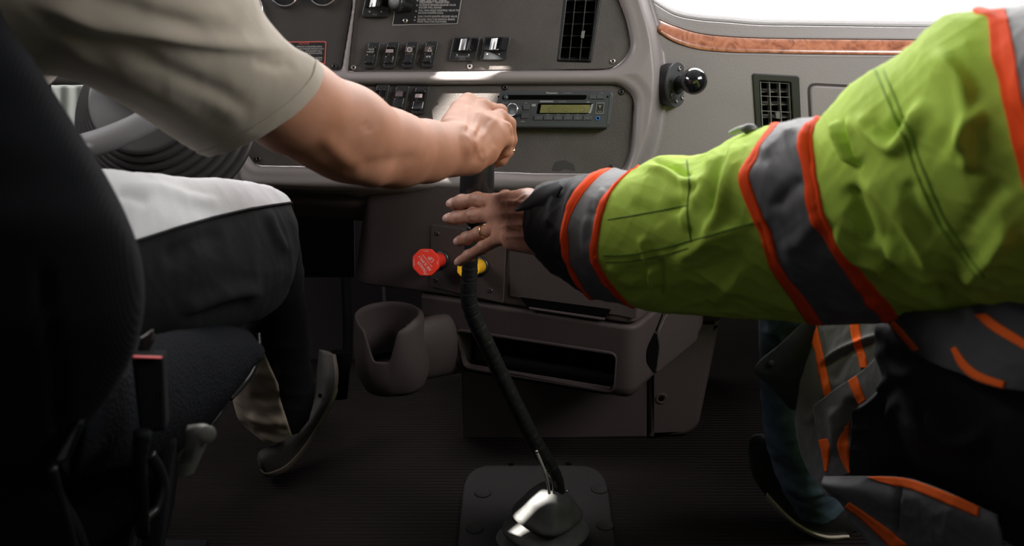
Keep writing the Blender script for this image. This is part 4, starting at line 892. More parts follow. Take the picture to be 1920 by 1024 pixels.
# recline lever
lvn = loft_grid([dict(p=[(352, 797), (347, 812), (352, 826)], Y=0.74, T=0.012), dict(p=[(386, 795), (350, 812), (348, 838)], Y=0.74, T=0.014), dict(p=[(395, 812), (365, 838), (334, 858)], Y=0.737, T=0.014), dict(p=[(380, 850), (355, 865), (329, 872)], Y=0.735, T=0.014), dict(p=[(362, 890), (345, 896), (327, 890)], Y=0.732, T=0.012)], 12, 20)
rec = mk_loft('recline_lever', relief(lvn, 0, 1, [([(333 + 0, 846 + k * 6.5), (348, 848 + k * 6.5), (361, 846 + k * 6.5)], 1.6, 1.6, -0.0025) for k in range(4)], wrap=True), M['handle'], seat)
lathe('pivot_cap', P(388, 815, 0.726), A(0.55, -0.8, 0.1), [(0, 0.0078), (0.0008, 0.0075), (0.001, 0.001)], M['handle'], rec, n=24)
def pbox(name, poly, Y, dY, m, parent, r=0.004, bev=0.003):
    f_ = Frame(P(poly[0][0], poly[0][1], Y), (0.25, -1, 0.2)); return flat(name, f_, poly, -dY, 0.0, m, parent, r=r, bev=bev, smooth=True)
bk = thing('seat_belt_buckle', 'black seat belt buckle with red release edge beside the seat', 'buckle', P(280, 815, 0.80))
pbox('buckle_body', [(246, 672), (306, 672), (311, 808), (262, 816)], 0.70, 0.03, M['seat'], bk, 4)
pbox('release_button', [(248, 669), (303, 671), (303, 673), (248, 672)], 0.697, 0.006, mat('red_release_button', (0.75, 0.03, 0.03), 0.35), bk, 1, 0.0005)
pbox('buckle_tongue', [(262, 634), (286, 618), (290, 640), (278, 662), (254, 664)], 0.73, 0.008, M['dark_steel'], bk, 4)
tube('buckle_stalk', [P(268, 810, 0.68), P(262, 860, 0.68), P(262, 900, 0.69), P(268, 1000, 0.72)], [0.007, 0.006, 0.006, 0.006], M['seat'], bk, 12)
tube('belt_cable', [P(280, 850, 0.80), P(300, 885, 0.81), P(306, 920, 0.81), P(292, 955, 0.80), P(262, 985, 0.78), P(252, 1030, 0.77)], 0.0055, M['black'], seat, 10)
pbox('seat_bracket', [(100, 860), (142, 790), (160, 785), (128, 868), (104, 872)], 0.62, 0.02, M['gloss'], seat, 4)
pbox('side_shell', [(90, 872), (150, 790), (240, 740), (330, 830), (318, 900), (292, 1100), (100, 1100)], 0.80, 0.20, M['seat'], seat, 12, 0.01)
box('seat_base', (-0.95, 0.80, 0.0), (-0.36, 1.0, 0.30), M['seat'], seat)
G = loft_grid([dict(p=[(90, 820), (-200, 830), (-500, 820)], Y=0.70, T=0.05), dict(p=[(110, 900), (-200, 910), (-500, 900)], Y=0.70, T=0.05), dict(p=[(160, 1000), (-200, 1010), (-500, 1000)], Y=0.72, T=0.05), dict(p=[(190, 1120), (-200, 1130), (-500, 1120)], Y=0.74, T=0.05)], 6, 24); mk_loft('rear_shell', G, M['seat'], seat)
tube('base_edge', [P(98, 875, 0.64), P(112, 930, 0.65), P(128, 985, 0.66), P(142, 1040, 0.67)], 0.0035, M['dark_steel'], seat, 8)
# ================================================================== DRIVER
drv = thing('person', 'driver in taupe t-shirt and black and white trousers, fist on the shift knob', 'person', (-0.35, 1.0, 0.0))
UA = [J(330, 60, 0.90, 78), J(430, 120, 0.94, 80), J(545, 195, 0.99, 80), J(648, 248, 1.05, 81)]
FA = [J(648, 248, 1.05, 80), J(738, 281, 1.11, 63), J(800, 284, 1.16, 50), J(850, 280, 1.20, 42), J(868, 281, 1.215, 39)]
WR = J(866, 282, 1.215, 37)
K1, K2, K3, K4 = J(878, 194, 1.335, 13), J(908, 203, 1.325, 13), J(937, 220, 1.305, 12.5), J(946, 243, 1.265, 12)
def f_driver(X):
    a_ = chain(X, UA, 0.02); b_ = chain(X, FA, 0.02); arm = smin(a_, b_, 0.015)
    arm = smin(arm, cone(X, *(lambda p, q: (p[0], q[0], p[1], q[1]))(J(600, 262, 1.01, 46), J(700, 318, 1.05, 27))), 0.02)   # elbow point
    arm = smin(arm, cone(X, P(700, 317, 1.06), P(800, 312, 1.14), R(26, 1.05), R(22, 1.14)), 0.012)
    arm = smin(arm, cone(X, P(872, 272, 1.175), P(878, 272, 1.18), R(15, 1.18), R(13, 1.18)), 0.012)                 # ulna knob
    h_ = None
    for k_, w_ in ((K1, J(845, 243, 1.24, 22)), (K2, J(856, 255, 1.232, 24)), (K3, J(866, 268, 1.222, 26)), (K4, J(876, 287, 1.212, 27))):
        c = cone(X, w_[0], k_[0], w_[1], k_[1] * 1.12); h_ = c if h_ is None else smin(h_, c, 0.012)
    h_ = smin(h_, chain(X, [J(880, 270, 1.235, 38), J(905, 252, 1.262, 34), J(920, 242, 1.28, 26)], 0.01), 0.012)    # body of the hand
    h_ = smin(h_, chain(X, [J(885, 292, 1.22, 32), J(908, 283, 1.235, 24), J(932, 262, 1.255, 17)], 0.01), 0.010)     # heel, little finger side
    h_ = smin(h_, chain(X, [J(848, 232, 1.26, 16), J(862, 205, 1.305, 14), J(878, 194, 1.335, 13)], 0.006), 0.012)
    for q_, w_ in ((K1, WR), (K2, WR), (K3, WR)):
        pass
    fing = [
        [K1, J(905, 196, 1.375, 11.5), J(915, 225, 1.392, 11), J(905, 255, 1.385, 10)],
        [K2, J(938, 208, 1.368, 11.5), J(945, 240, 1.385, 11), J(935, 270, 1.372, 10)],
        [K3, J(954, 232, 1.318, 12), J(957, 262, 1.322, 11.5), J(951, 283, 1.325, 11), J(932, 291, 1.325, 10.5)],
        [K4, J(952, 262, 1.268, 11), J(947, 283, 1.278, 10.5), J(930, 294, 1.288, 10)],
    ]
    fg = None
    for c_ in fing:
        c = chain(X, c_, 0.004); fg = c if fg is None else smin(fg, c, 0.0022)
    th_ = chain(X, [J(858, 262, 1.26, 20), J(862, 285, 1.31, 14), J(880, 305, 1.345, 12), J(905, 312, 1.35, 10.5)], 0.006)
    tip = chain(X, [J(951, 285, 1.318, 11), J(940, 299, 1.318, 10.5), J(929, 305, 1.32, 9)], 0.004)
    hand = smin(smin(h_, fg, 0.006), th_, 0.008); hand = smin(hand, tip, 0.003)
    body = smin(arm, hand, 0.012)
    return body
lo = A(-0.42, 0.80, 0.60); hi = A(0.03, 1.45, 0.98)
Vv, Ff, Nn = surfnet(f_driver, lo, hi, 0.0022)
folds = [([(640, 330), (677, 311), (740, 301), (800, 290)], 12, 14, -0.0018), ([(600, 250), (650, 300), (690, 318)], 16, 16, 0.003), ([(680, 228), (688, 238), (694, 250)], 9, 9, -0.0009),
         ([(868, 250), (884, 268), (893, 290), (893, 312)], 7, 9, -0.0018), ([(880, 195), (872, 225), (868, 250)], 6, 6, 0.0022), ([(909, 200), (895, 228), (882, 258)], 6, 6, 0.0026), ([(938, 218), (915, 238), (896, 264)], 7, 7, 0.0020), ([(893, 205), (882, 235), (875, 255)], 6, 6, -0.0018), ([(925, 218), (905, 240), (890, 265)], 6, 6, -0.0018),
         ([(951, 232), (958, 246), (960, 262)], 3, 3, -0.0015), ([(900, 300), (915, 290), (930, 272)], 6, 6, 0.0015), ([(903, 280), (906, 298)], 3, 3, -0.0009), ([(897, 285), (899, 305)], 2.5, 2.5, -0.0008)]
Vv = Vv + Nn * fold_disp(Vv, Nn, folds)[:, None]
for c_, s_ in ((P(878, 186, 1.33), 0.0022), (P(908, 197, 1.32), 0.0022)):
    d_ = np.linalg.norm(Vv - c_, axis=1); Vv += Nn * (s_ * np.exp(-(d_ / 0.009) ** 2))[:, None]
M['skin_knuckle'] = M['skin']
dbody = mk('body', Vv, Ff, M['skin'], drv); dbody['label'] = 'bare forearm and fist'
# ring
def torus(name, c, axis, R0, r0, m, parent, n=40, k=10, flatn=1.0):
    ax = np.array(axis, float); ax /= np.linalg.norm(ax); u = np.cross(ax, A(0.3, 0.4, 0.86)); u /= np.linalg.norm(u); v = np.cross(ax, u)
    a = np.linspace(0, 2 * math.pi, n, endpoint=False); b = np.linspace(0, 2 * math.pi, k, endpoint=False)
    G = np.array([[c + (R0 + r0 * math.cos(y)) * (math.cos(x) * u + math.sin(x) * v) + ax * r0 * flatn * math.sin(y) for y in b] for x in a]); G = np.concatenate([G, G[:1]])
    return mk(name, G.reshape(-1, 3), grid_faces(n + 1, k), m, parent)
torus('gold_ring', P(953, 279, 1.322), P(951, 285, 1.325) - P(957, 262, 1.322), R(11.3, 1.322), 0.0009, M['gold'], dbody, flatn=1.6)
# t-shirt sleeve and torso
TS = [dict(p=[(606, 128), (600, 158), (568, 200), (505, 246), (440, 280), (392, 293)], Y=(0.985, 0.955), T=0.045),
      dict(p=[(588, 108), (575, 145), (530, 190), (465, 235), (405, 268), (362, 282)], Y=(0.975, 0.945), T=0.052),
      dict(p=[(545, 82), (515, 125), (465, 165), (400, 205), (345, 240), (318, 255)], Y=(0.955, 0.925), T=0.062),
      dict(p=[(500, 32), (455, 90), (400, 135), (340, 175), (290, 208), (262, 217)], Y=(0.93, 0.90), T=0.07),
      dict(p=[(470, -30), (400, 45), (340, 100), (275, 145), (225, 175), (200, 180)], Y=(0.90, 0.87), T=0.078),
      dict(p=[(400, -120), (310, -20), (240, 55), (185, 105), (145, 140), (125, 148)], Y=(0.86, 0.84), T=0.085),
      dict(p=[(270, -200), (180, -90), (110, 0), (60, 70), (30, 120), (20, 140)], Y=(0.82, 0.81), T=0.09),
      dict(p=[(100, -260), (20, -150), (-50, -50), (-90, 30), (-110, 100), (-120, 130)], Y=(0.78, 0.78), T=0.09)]
G = loft_grid(TS, 18, 90)
tf = [([(30, -8), (110, 22), (180, 48), (300, 66), (420, 84), (590, 96)], 18, 12, 0.004), ([(60, 30), (150, 70), (260, 92), (360, 106), (480, 112)], 18, 20, -0.0015),
      ([(90, 60), (170, 118), (260, 160), (350, 205), (400, 235)], 22, 22, 0.003), ([(220, 90), (330, 140), (440, 190), (480, 215)], 20, 16, -0.003), ([(250, 10), (350, 20), (450, 35)], 22, 22, 0.002), ([(300, 150), (400, 190), (470, 240)], 18, 18, 0.0015),
      ([(470, 110), (520, 125), (560, 120)], 12, 12, -0.002), ([(120, -20), (260, 20), (400, 60)], 20, 20, -0.003)]
G = relief(G, 0.0016, 12, tf, freq=(9, 17, 30), wrap=True)
tee = mk_loft('t_shirt', G, M['tee'], drv, cap=(False, True))
Gi = G[:30] - outward(G)[:30] * 0.003; mk_loft('sleeve_lining', Gi, M['tee'], tee, cap=(False, False))
Ng = outward(G)
mk_band('hem', G, Ng, 0, 15, 0.0012, M['tee'], tee)
tg_ = [dict(p=[(260, -220), (60, -200), (-250, -220)], Y=0.98, T=0.10), dict(p=[(235, -60), (40, -50), (-250, -60)], Y=0.98, T=0.11), dict(p=[(210, 60), (20, 60), (-250, 60)], Y=0.97, T=0.11), dict(p=[(105, 140), (-20, 150), (-250, 140)], Y=0.96, T=0.11), dict(p=[(60, 220), (-40, 230), (-250, 220)], Y=0.95, T=0.11), dict(p=[(80, 330), (-20, 340), (-250, 330)], Y=0.93, T=0.12), dict(p=[(150, 430), (0, 440), (-250, 430)], Y=0.92, T=0.12)]
G = relief(loft_grid(tg_, 8, 40), 0.004, 5, wrap=True); mk_loft('shirt_body', G, M['tee'], tee)
# trousers: thigh
TH = [dict(p=[(150, 318), (130, 420), (140, 540), (170, 660)], Y=(0.88, 0.86), T=0.075), dict(p=[(230, 322), (215, 420), (225, 540), (245, 650)], Y=(0.93, 0.90), T=0.078),
      dict(p=[(310, 330), (300, 420), (305, 530), (320, 640)], Y=(0.99, 0.96), T=0.078), dict(p=[(390, 336), (385, 420), (390, 530), (395, 625)], Y=(1.06, 1.02), T=0.075),
      dict(p=[(460, 341), (470, 420), (470, 520), (458, 610)], Y=(1.13, 1.09), T=0.068), dict(p=[(510, 352), (528, 425), (525, 510), (505, 590)], Y=(1.19, 1.16), T=0.055),
      dict(p=[(540, 372), (557, 425), (555, 490), (535, 560)], Y=(1.23, 1.21), T=0.035), dict(p=[(548, 400), (559, 430), (557, 475), (546, 520)], Y=(1.25, 1.24), T=0.012)]
G = loft_grid(TH, 18, 90)
thf = [([(330, 590), (400, 562), (460, 548), (498, 556)], 18, 10, 0.007), ([(360, 605), (430, 582), (485, 572)], 12, 14, -0.004), ([(500, 385), (515, 430), (540, 480)], 8, 10, 0.004), ([(215, 362), (250, 370), (285, 382)], 10, 10, -0.004), ([(225, 345), (300, 352), (360, 372), (420, 380)], 8, 14, 0.003), ([(300, 490), (380, 450), (420, 440)], 18, 24, -0.004)]
G = relief(G, 0.003, 8, thf, freq=(8, 15, 26), wrap=True)
tro = mk_loft('trousers', G, M['pants_black'], drv); Nt = outward(G)
def subpatch(name, G, N, lofn, hifn, nv, off, m, parent, r0=0, r1=None):
    """strip of a closed grid between ring parameters lo(u)..hi(u) (floats, may be negative)"""
    r1 = r1 or len(G); W = G.shape[1]; out = []
    for u in range(r0, r1):
        t = np.linspace(lofn[u], hifn[u], nv); i = np.floor(t).astype(int); f_ = (t - i)[:, None]
        g = G[u][i % W] * (1 - f_) + G[u][(i + 1) % W] * f_; n = N[u][i % W] * (1 - f_) + N[u][(i + 1) % W] * f_
        row_ = g + n * off; row_ = np.concatenate([[g[0] - n[0] * 0.001], row_, [g[-1] - n[-1] * 0.001]]); out.append(row_)
    return mk(name, np.array(out).reshape(-1, 3), grid_faces(len(out), nv + 2, False), m, parent)
def seam_index(G, poly, nh, axis=1, default=0):
    """first front ring index whose projection lies past the seam polyline (interpolated)"""
    poly = np.array(poly, float); res = np.zeros(len(G))
    for u in range(len(G)):
        q = proj(G[u][:nh + 1]); o = 1 - axis; target = np.interp(q[:, o], poly[:, o], poly[:, axis]) if poly[0][o] < poly[-1][o] else np.interp(q[:, o], poly[::-1, o], poly[::-1, axis])
        d = q[:, axis] - target; s_ = np.where((d[:-1] < 0) & (d[1:] >= 0))[0]
        if axis == 0: s_ = np.where((d[:-1] > 0) & (d[1:] <= 0))[0]
        res[u] = s_[0] + abs(d[s_[0]]) / (abs(d[s_[0]]) + abs(d[s_[0] + 1]) + 1e-9) if len(s_) else default
    return res
sm = seam_index(G, [(100, 500), (262, 450), (330, 428), (400, 408), (470, 392), (515, 385), (550, 380), (600, 370)], 90)
subpatch('white_thigh_panel', G, Nt, -40 + 0 * sm, sm, 60, 0.0012, M['pants_white'], tro, 0, len(G) - 3)
# seam piping
pp = [];
for u in range(0, len(G) - 4, 3):
    i = int(sm[u]); f_ = sm[u] - i; pp.append(G[u][i] * (1 - f_) + G[u][i + 1] * f_ + Nt[u][i] * 0.001)
tube('seam_piping', pp, 0.0016, M['pants_black'], tro, 8, 2)
SHN = [dict(p=[(557, 415), (520, 425), (470, 440)], Y=1.22, T=0.05), dict(p=[(566, 480), (515, 500), (470, 510)], Y=1.28, T=0.052), dict(p=[(573, 560), (520, 575), (462, 585)], Y=1.34, T=0.052), dict(p=[(580, 650), (515, 665), (445, 665)], Y=1.42, T=0.052),
       dict(p=[(590, 730), (525, 750), (436, 735)], Y=1.50, T=0.052), dict(p=[(582, 780), (520, 800), (446, 780)], Y=1.54, T=0.05), dict(p=[(560, 812), (505, 830), (460, 800)], Y=1.57, T=0.045)]
G = loft_grid(SHN, 18, 60)
G = relief(G, 0.003, 9, [([(470, 690), (500, 700), (525, 695)], 8, 10, 0.004), ([(470, 740), (500, 750), (530, 735)], 8, 8, -0.005), ([(465, 775), (500, 790), (538, 785)], 8, 8, 0.006), ([(475, 805), (510, 812), (542, 800)], 5, 7, -0.004)], freq=(10, 20, 34), wrap=True)
leg = mk_loft('trouser_leg', G, M['pants_black'], tro, cap=(True, False)); Ns = outward(G)
sm = seam_index(G, [(478, 560), (487, 640), (508, 690), (522, 720), (526, 750), (547, 815), (560, 840)], 60, axis=0, default=60)
subpatch('beige_calf_panel', G, Ns, sm, 85 + 0 * sm, 40, 0.0012, M['pants_beige'], tro, 50)
# shoe: heel on the floor, toe up on a pedal
sol = [(490, 882, 1.585), (505, 893, 1.60), (540, 878, 1.62), (575, 838, 1.65), (603, 790, 1.68), (626, 745, 1.70), (633, 705, 1.715), (628, 665, 1.725)]
upr = [(482, 862, 1.58), (487, 846, 1.58), (520, 830, 1.60), (550, 808, 1.63), (575, 780, 1.66), (592, 740, 1.69), (594, 700, 1.71), (598, 655, 1.72)]
ST = [dict(p=[(sx, sy), ((sx + ux_) / 2 - 1, (sy + uy_) / 2 + 2), (ux_, uy_)], Y=(ys_, yu_), T=0.034 if k not in (0, 7) else 0.014) for k, ((sx, sy, ys_), (ux_, uy_, yu_)) in enumerate(zip(sol, upr))]
G = relief(loft_grid(ST, 12, 36), 0.001, 3, wrap=True); shoe = mk_loft('shoe', G, M['shoe'], drv); Nh = outward(G)
z0_ = np.zeros(len(G))
subpatch('shoe_sole', G, Nh, z0_ - 9, z0_ + 9, 20, 0.002, M['sole'], shoe); subpatch('sole_stripe', G, Nh, z0_ + 1, z0_ + 7, 8, 0.0035, M['sole_olive'], shoe, 46, 66)
ball('shoe_eyelet', P(600, 742, 1.655), 0.004, M['void'], shoe, 10)
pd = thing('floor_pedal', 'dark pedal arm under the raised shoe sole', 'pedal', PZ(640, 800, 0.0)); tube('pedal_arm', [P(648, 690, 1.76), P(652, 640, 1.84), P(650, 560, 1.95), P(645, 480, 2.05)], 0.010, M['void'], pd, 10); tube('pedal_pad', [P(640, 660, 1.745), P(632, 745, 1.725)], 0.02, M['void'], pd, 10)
# ================================================================== INSTRUCTOR
ins_ = thing('person', 'person in lime and orange striped safety jacket reaching to the lever', 'person', (0.55, 0.95, 0.0))
Wf = {}
fi = [J(930, 379, 1.232, 14.5), J(895, 374, 1.262, 12.6), J(866, 378, 1.276, 12.0), J(850, 382, 1.280, 11.0)]
fm_ = [J(924, 403, 1.224, 14), J(886, 404, 1.258, 12.6), J(858, 408, 1.275, 11.8), J(843, 410, 1.281, 10.8)]
fr = [J(930, 427, 1.218, 13), J(898, 438, 1.246, 11.6), J(875, 447, 1.258, 11.0), J(862, 452, 1.264, 10.0)]
fl = [J(938, 446, 1.200, 13), J(906, 464, 1.222, 11.2), J(879, 480, 1.236, 10.4), J(863, 490, 1.242, 9.6)]
def f_helper(X):
    fg = None
    for c_ in (fi, fm_, fr, fl):
        c = chain(X, c_, 0.003)
        for (p_, r_), s_ in ((c_[1], 0.0012), (c_[2], 0.0006)):      # knuckle swellings
            c = smin(c, np.linalg.norm(X - p_, axis=1) - r_ * 1.04, 0.004)
        fg = c if fg is None else smin(fg, c, 0.0016)
    pm = None
    for k_, w_ in ((fi[0], J(990, 375, 1.150, 20)), (fm_[0], J(995, 395, 1.140, 22)), (fr[0], J(998, 420, 1.135, 22)), (fl[0], J(1002, 442, 1.130, 22))):
        c = cone(X, w_[0], k_[0], w_[1], k_[1] * 1.05); pm = c if pm is None else smin(pm, c, 0.010)
    pm = smin(pm, chain(X, [J(960, 452, 1.165, 17), J(1000, 450, 1.13, 24)], 0.01), 0.012)
    wr = smin(chain(X, [J(978, 386, 1.158, 21), J(1030, 390, 1.11, 30), J(1090, 400, 1.07, 34)], 0.01), chain(X, [J(975, 438, 1.152, 20), J(1030, 448, 1.11, 30), J(1090, 455, 1.07, 34)], 0.01), 0.02)
    th_ = chain(X, [J(975, 378, 1.19, 17), J(948, 372, 1.25, 14), J(925, 380, 1.31, 12), J(905, 390, 1.345, 11), J(890, 395, 1.35, 10)], 0.006)
    b = smin(smin(pm, wr, 0.014), th_, 0.010)
    return smin(b, fg, 0.0045)
Vv, Ff, Nn = surfnet(f_helper, A(-0.12, 1.02, 0.55), A(0.16, 1.40, 0.78), 0.0016)
hf = []
for c_ in (fi, fm_, fr, fl):
    k0 = proj(c_[0][0]); 
    for jn, dpt in ((1, 0.0007), (2, 0.0005)):
        p1_ = proj(c_[jn][0]); d_ = proj(c_[jn - 1][0]) - p1_; d_ /= np.linalg.norm(d_); nrm = np.array([-d_[1], d_[0]])
        for o_ in (-5, -1.5, 2, 5.5): m_ = p1_ + d_ * o_; hf.append(([tuple(m_ - nrm * 9), tuple(m_ + d_ * 1.2), tuple(m_ + nrm * 9)], 1.1, 1.1, -dpt))
hf += [([(932, 380), (960, 378), (995, 382)], 3.5, 3.5, 0.0016), ([(928, 404), (960, 400), (1000, 402)], 3.5, 3.5, 0.0018), ([(932, 428), (965, 422), (1000, 425)], 3, 3, 0.0018), ([(940, 446), (970, 444), (1000, 450)], 3, 3, 0.0015),
       ([(935, 391), (960, 388), (985, 390)], 4, 4, -0.0014), ([(935, 415), (960, 412), (990, 412)], 4, 4, -0.0014), ([(940, 437), (965, 433), (990, 436)], 3.5, 3.5, -0.0012),
       ([(945, 410), (955, 425), (975, 432), (990, 455)], 1.6, 1.6, 0.0011), ([(950, 395), (965, 405), (975, 420), (972, 440)], 1.5, 1.5, 0.0011), ([(960, 385), (975, 372), (990, 362)], 2, 2, 0.0010),
       ([(978, 380), (984, 410), (982, 440)], 1.3, 1.3, -0.0006), ([(985, 395), (990, 420), (988, 455)], 1.3, 1.3, -0.0006), ([(968, 440), (985, 452), (998, 458)], 1.3, 1.3, -0.0006)]
Vv = Vv + Nn * fold_disp(Vv, Nn, hf)[:, None]
for c_ in (fi, fm_, fr, fl):
    p_ = c_[0][0] + (CAMP - c_[0][0]) / np.linalg.norm(CAMP - c_[0][0]) * c_[0][1]; d_ = np.linalg.norm(Vv - p_, axis=1); Vv += Nn * (0.0016 * np.exp(-(d_ / 0.007) ** 2))[:, None]
hb = mk('body', Vv, Ff, M['skin_old'], ins_); hb['label'] = 'weathered hand with spread fingers'
for c_, up_ in ((fi, 0.30), (fm_, 0.25), (fr, 0.2), (fl, 0.15)):
    t_, rt_ = c_[3]; d_ = t_ - c_[2][0]; d_ /= np.linalg.norm(d_); vw = CAMP - t_; vw /= np.linalg.norm(vw); vw = vw + A(0, 0, up_) - A(0.35, 0, 0); vw -= (vw @ d_) * d_; vw /= np.linalg.norm(vw); sd_ = np.cross(d_, vw)
    ball('fingernail', t_ + d_ * rt_ * 0.15 + vw * rt_ * 0.52, (rt_ * 0.95, rt_ * 0.74, rt_ * 0.52), M['nail'], hb, 20, np.array([d_, sd_, vw]))
torus('wedding_ring', fr[0][0] * 0.38 + fr[1][0] * 0.62 , fr[0][0] - fr[1][0], R(12.9, 1.235), 0.0011, M['gold'], hb, flatn=1.7)
# jacket sleeve
JS = [dict(p=[(1006, 350), (985, 380), (980, 420), (986, 455), (1004, 478)], Y=1.135, T=0.035),
      dict(p=[(1040, 338), (1018, 380), (1008, 430), (1018, 480), (1042, 514)], Y=1.115, T=0.045),
      dict(p=[(1128, 320), (1102, 336), (1074, 371), (1055, 417), (1055, 452), (1063, 496), (1080, 527), (1104, 560)], Y=1.075, T=0.055),
      dict(p=[(1148, 318), (1124, 333), (1089, 374), (1067, 421), (1069, 455), (1074, 499), (1088, 528), (1112, 562)], Y=1.068, T=0.056),
      dict(p=[(1190, 321), (1165, 335), (1142, 358), (1124, 386), (1114, 427), (1111, 467), (1121, 505), (1139, 536), (1180, 575)], Y=1.035, T=0.06),
      dict(p=[(1200, 312), (1170, 334), (1147, 360), (1135, 386), (1125, 427), (1122, 467), (1131, 502), (1152, 536), (1189, 577)], Y=1.028, T=0.06),
      dict(p=[(1245, 291), (1205, 340), (1180, 420), (1192, 500), (1240, 586)], Y=1.0, T=0.066),
      dict(p=[(1318, 289), (1280, 350), (1262, 430), (1278, 510), (1320, 594)], Y=0.965, T=0.07),
      dict(p=[(1385, 252), (1342, 330), (1332, 420), (1362, 510), (1425, 601)], Y=0.93, T=0.075),
      dict(p=[(1445, 233), (1412, 286), (1386, 334), (1402, 387), (1426, 440), (1441, 497), (1469, 540), (1517, 604)], Y=0.905, T=0.08),
      dict(p=[(1460, 230), (1426, 296), (1406, 329), (1421, 382), (1445, 435), (1462, 497), (1493, 540), (1546, 607)], Y=0.895, T=0.08),
      dict(p=[(1527, 221), (1508, 243), (1500, 272), (1510, 329), (1520, 392), (1546, 449), (1580, 507), (1623, 564), (1656, 602)], Y=0.86, T=0.085),
      dict(p=[(1536, 219), (1527, 243), (1526, 272), (1534, 334), (1546, 392), (1572, 449), (1608, 502), (1656, 559), (1690, 600)], Y=0.85, T=0.085),
      dict(p=[(1592, 160), (1600, 260), (1625, 360), (1690, 480), (1775, 596)], Y=0.815, T=0.09),
      dict(p=[(1700, 90), (1705, 200), (1730, 330), (1785, 460), (1850, 600)], Y=0.77, T=0.09),
      dict(p=[(1765, 36), (1775, 140), (1800, 280), (1850, 430), (1920, 610)], Y=0.745, T=0.095),
      dict(p=[(1825, 22), (1852, 34), (1860, 101), (1879, 158), (1897, 233), (1920, 337), (1960, 470), (2010, 640)], Y=0.725, T=0.10),
      dict(p=[(1884, 16), (1893, 49), (1907, 105), (1922, 165), (1942, 240), (1972, 340), (2005, 480), (2070, 660)], Y=0.70, T=0.10),
      dict(p=[(1990, -10), (2010, 100), (2060, 300), (2120, 480), (2200, 700)], Y=0.66, T=0.11)]
NHJ = 170
SUBS = [max(4, int(round(max(abs(a['p'][0][0] - b['p'][0][0]), abs(a['p'][len(a['p']) // 2][0] - b['p'][len(b['p']) // 2][0])) / 2.2))) for a, b in zip(JS[:-1], JS[1:])]
SUBS = [min(q, 45) for q in SUBS]; CUM = np.r_[0, np.cumsum(SUBS)]
G = loft_grid(JS, SUBS, NHJ)
jf = [  # folds: polyline, width left/right, height
      ([(1040, 345), (1036, 380), (1030, 430)], 6, 10, 0.004), ([(1062, 335), (1048, 380), (1040, 440)], 9, 9, -0.003), ([(1094, 330), (1075, 350), (1060, 400)], 6, 8, 0.003),
      ([(1135, 352), (1118, 385), (1108, 400)], 7, 6, 0.003), ([(1122, 372), (1110, 400), (1100, 470)], 7, 7, -0.003), ([(1104, 400), (1098, 440), (1100, 490)], 8, 6, 0.0035), ([(1020, 480), (1060, 500), (1100, 545)], 8, 8, -0.003),
      ([(1190, 312), (1240, 318), (1290, 345), (1340, 330)], 12, 8, 0.007), ([(1215, 300), (1262, 312), (1300, 335)], 5, 10, -0.008), ([(1292, 330), (1282, 390), (1290, 440)], 10, 10, 0.004), ([(1352, 262), (1330, 330), (1305, 370), (1275, 380)], 16, 12, 0.010), ([(1335, 300), (1300, 370), (1240, 400)], 12, 12, -0.006), ([(1390, 250), (1362, 330), (1345, 400), (1310, 470)], 14, 12, 0.008), ([(1372, 275), (1348, 350), (1330, 420)], 8, 8, -0.006),
      ([(1220, 500), (1221, 530), (1222, 545)], 12, 3.5, 0.008), ([(1232, 480), (1238, 520), (1232, 560)], 8, 14, -0.005), ([(1140, 490), (1160, 520), (1200, 535)], 9, 9, 0.003), ([(1260, 490), (1300, 470), (1350, 440), (1400, 420)], 12, 14, 0.006), ([(1280, 520), (1340, 500), (1400, 470)], 14, 14, -0.004),
      ([(1330, 575), (1370, 540), (1400, 490)], 14, 14, 0.004), ([(1180, 380), (1215, 400), (1235, 430)], 16, 12, -0.003), ([(1200, 440), (1212, 480), (1215, 500)], 10, 8, 0.004), ([(1424, 300), (1440, 280), (1470, 250), (1500, 232)], 12, 12, 0.005), ([(1450, 400), (1480, 360), (1510, 330)], 14, 14, -0.005), ([(1460, 470), (1500, 450), (1540, 400)], 16, 16, 0.004),
      ([(1568, 222), (1578, 260), (1596, 300), (1610, 318)], 16, 4, 0.013), ([(1580, 220), (1592, 262), (1608, 300), (1620, 318)], 3, 10, -0.013), ([(1600, 210), (1650, 258), (1680, 275), (1710, 240), (1740, 180)], 14, 16, 0.009), ([(1620, 225), (1665, 250), (1700, 215)], 12, 12, -0.006), ([(1600, 320), (1640, 350), (1690, 400), (1730, 460), (1760, 530)], 26, 16, 0.008), ([(1590, 340), (1612, 400), (1640, 470)], 14, 18, -0.008), ([(1650, 450), (1690, 480), (1740, 520), (1762, 535)], 14, 8, 0.010), ([(1660, 500), (1710, 535), (1780, 560)], 14, 18, -0.008),
      ([(1742, 90), (1790, 130), (1812, 180), (1800, 260), (1770, 300)], 14, 18, 0.007), ([(1830, 160), (1800, 230), (1760, 280), (1730, 300)], 18, 20, -0.003), ([(1850, 200), (1810, 250), (1820, 330)], 14, 14, 0.006), ([(1700, 330), (1720, 400), (1760, 450)], 14, 14, -0.004), ([(1890, 330), (1840, 400), (1800, 470)], 22, 22, -0.003), ([(1900, 420), (1860, 480), (1800, 540)], 18, 18, 0.006), ([(1540, 560), (1600, 580), (1650, 560)], 12, 14, 0.004),
      ([(1560, 420), (1600, 480), (1645, 500), (1640, 530)], 10, 8, 0.006)]
G = relief(G, 0.0060, 21, jf, freq=(6, 12, 22, 40), wrap=True)
NJ = outward(G); r_ = lambda s: int(CUM[s])
jkt = mk_loft('jacket_sleeve', rows(G, r_(5), r_(18)), M['lime'], ins_)
mk_loft('jacket_cuff', rows(G, 0, r_(2) + 1), M['jblack'], jkt, cap=(False, False)); mk_loft('cuff_lining', rows(G - NJ * 0.004, 0, r_(2)), M['jblack'], jkt, cap=(False, False))
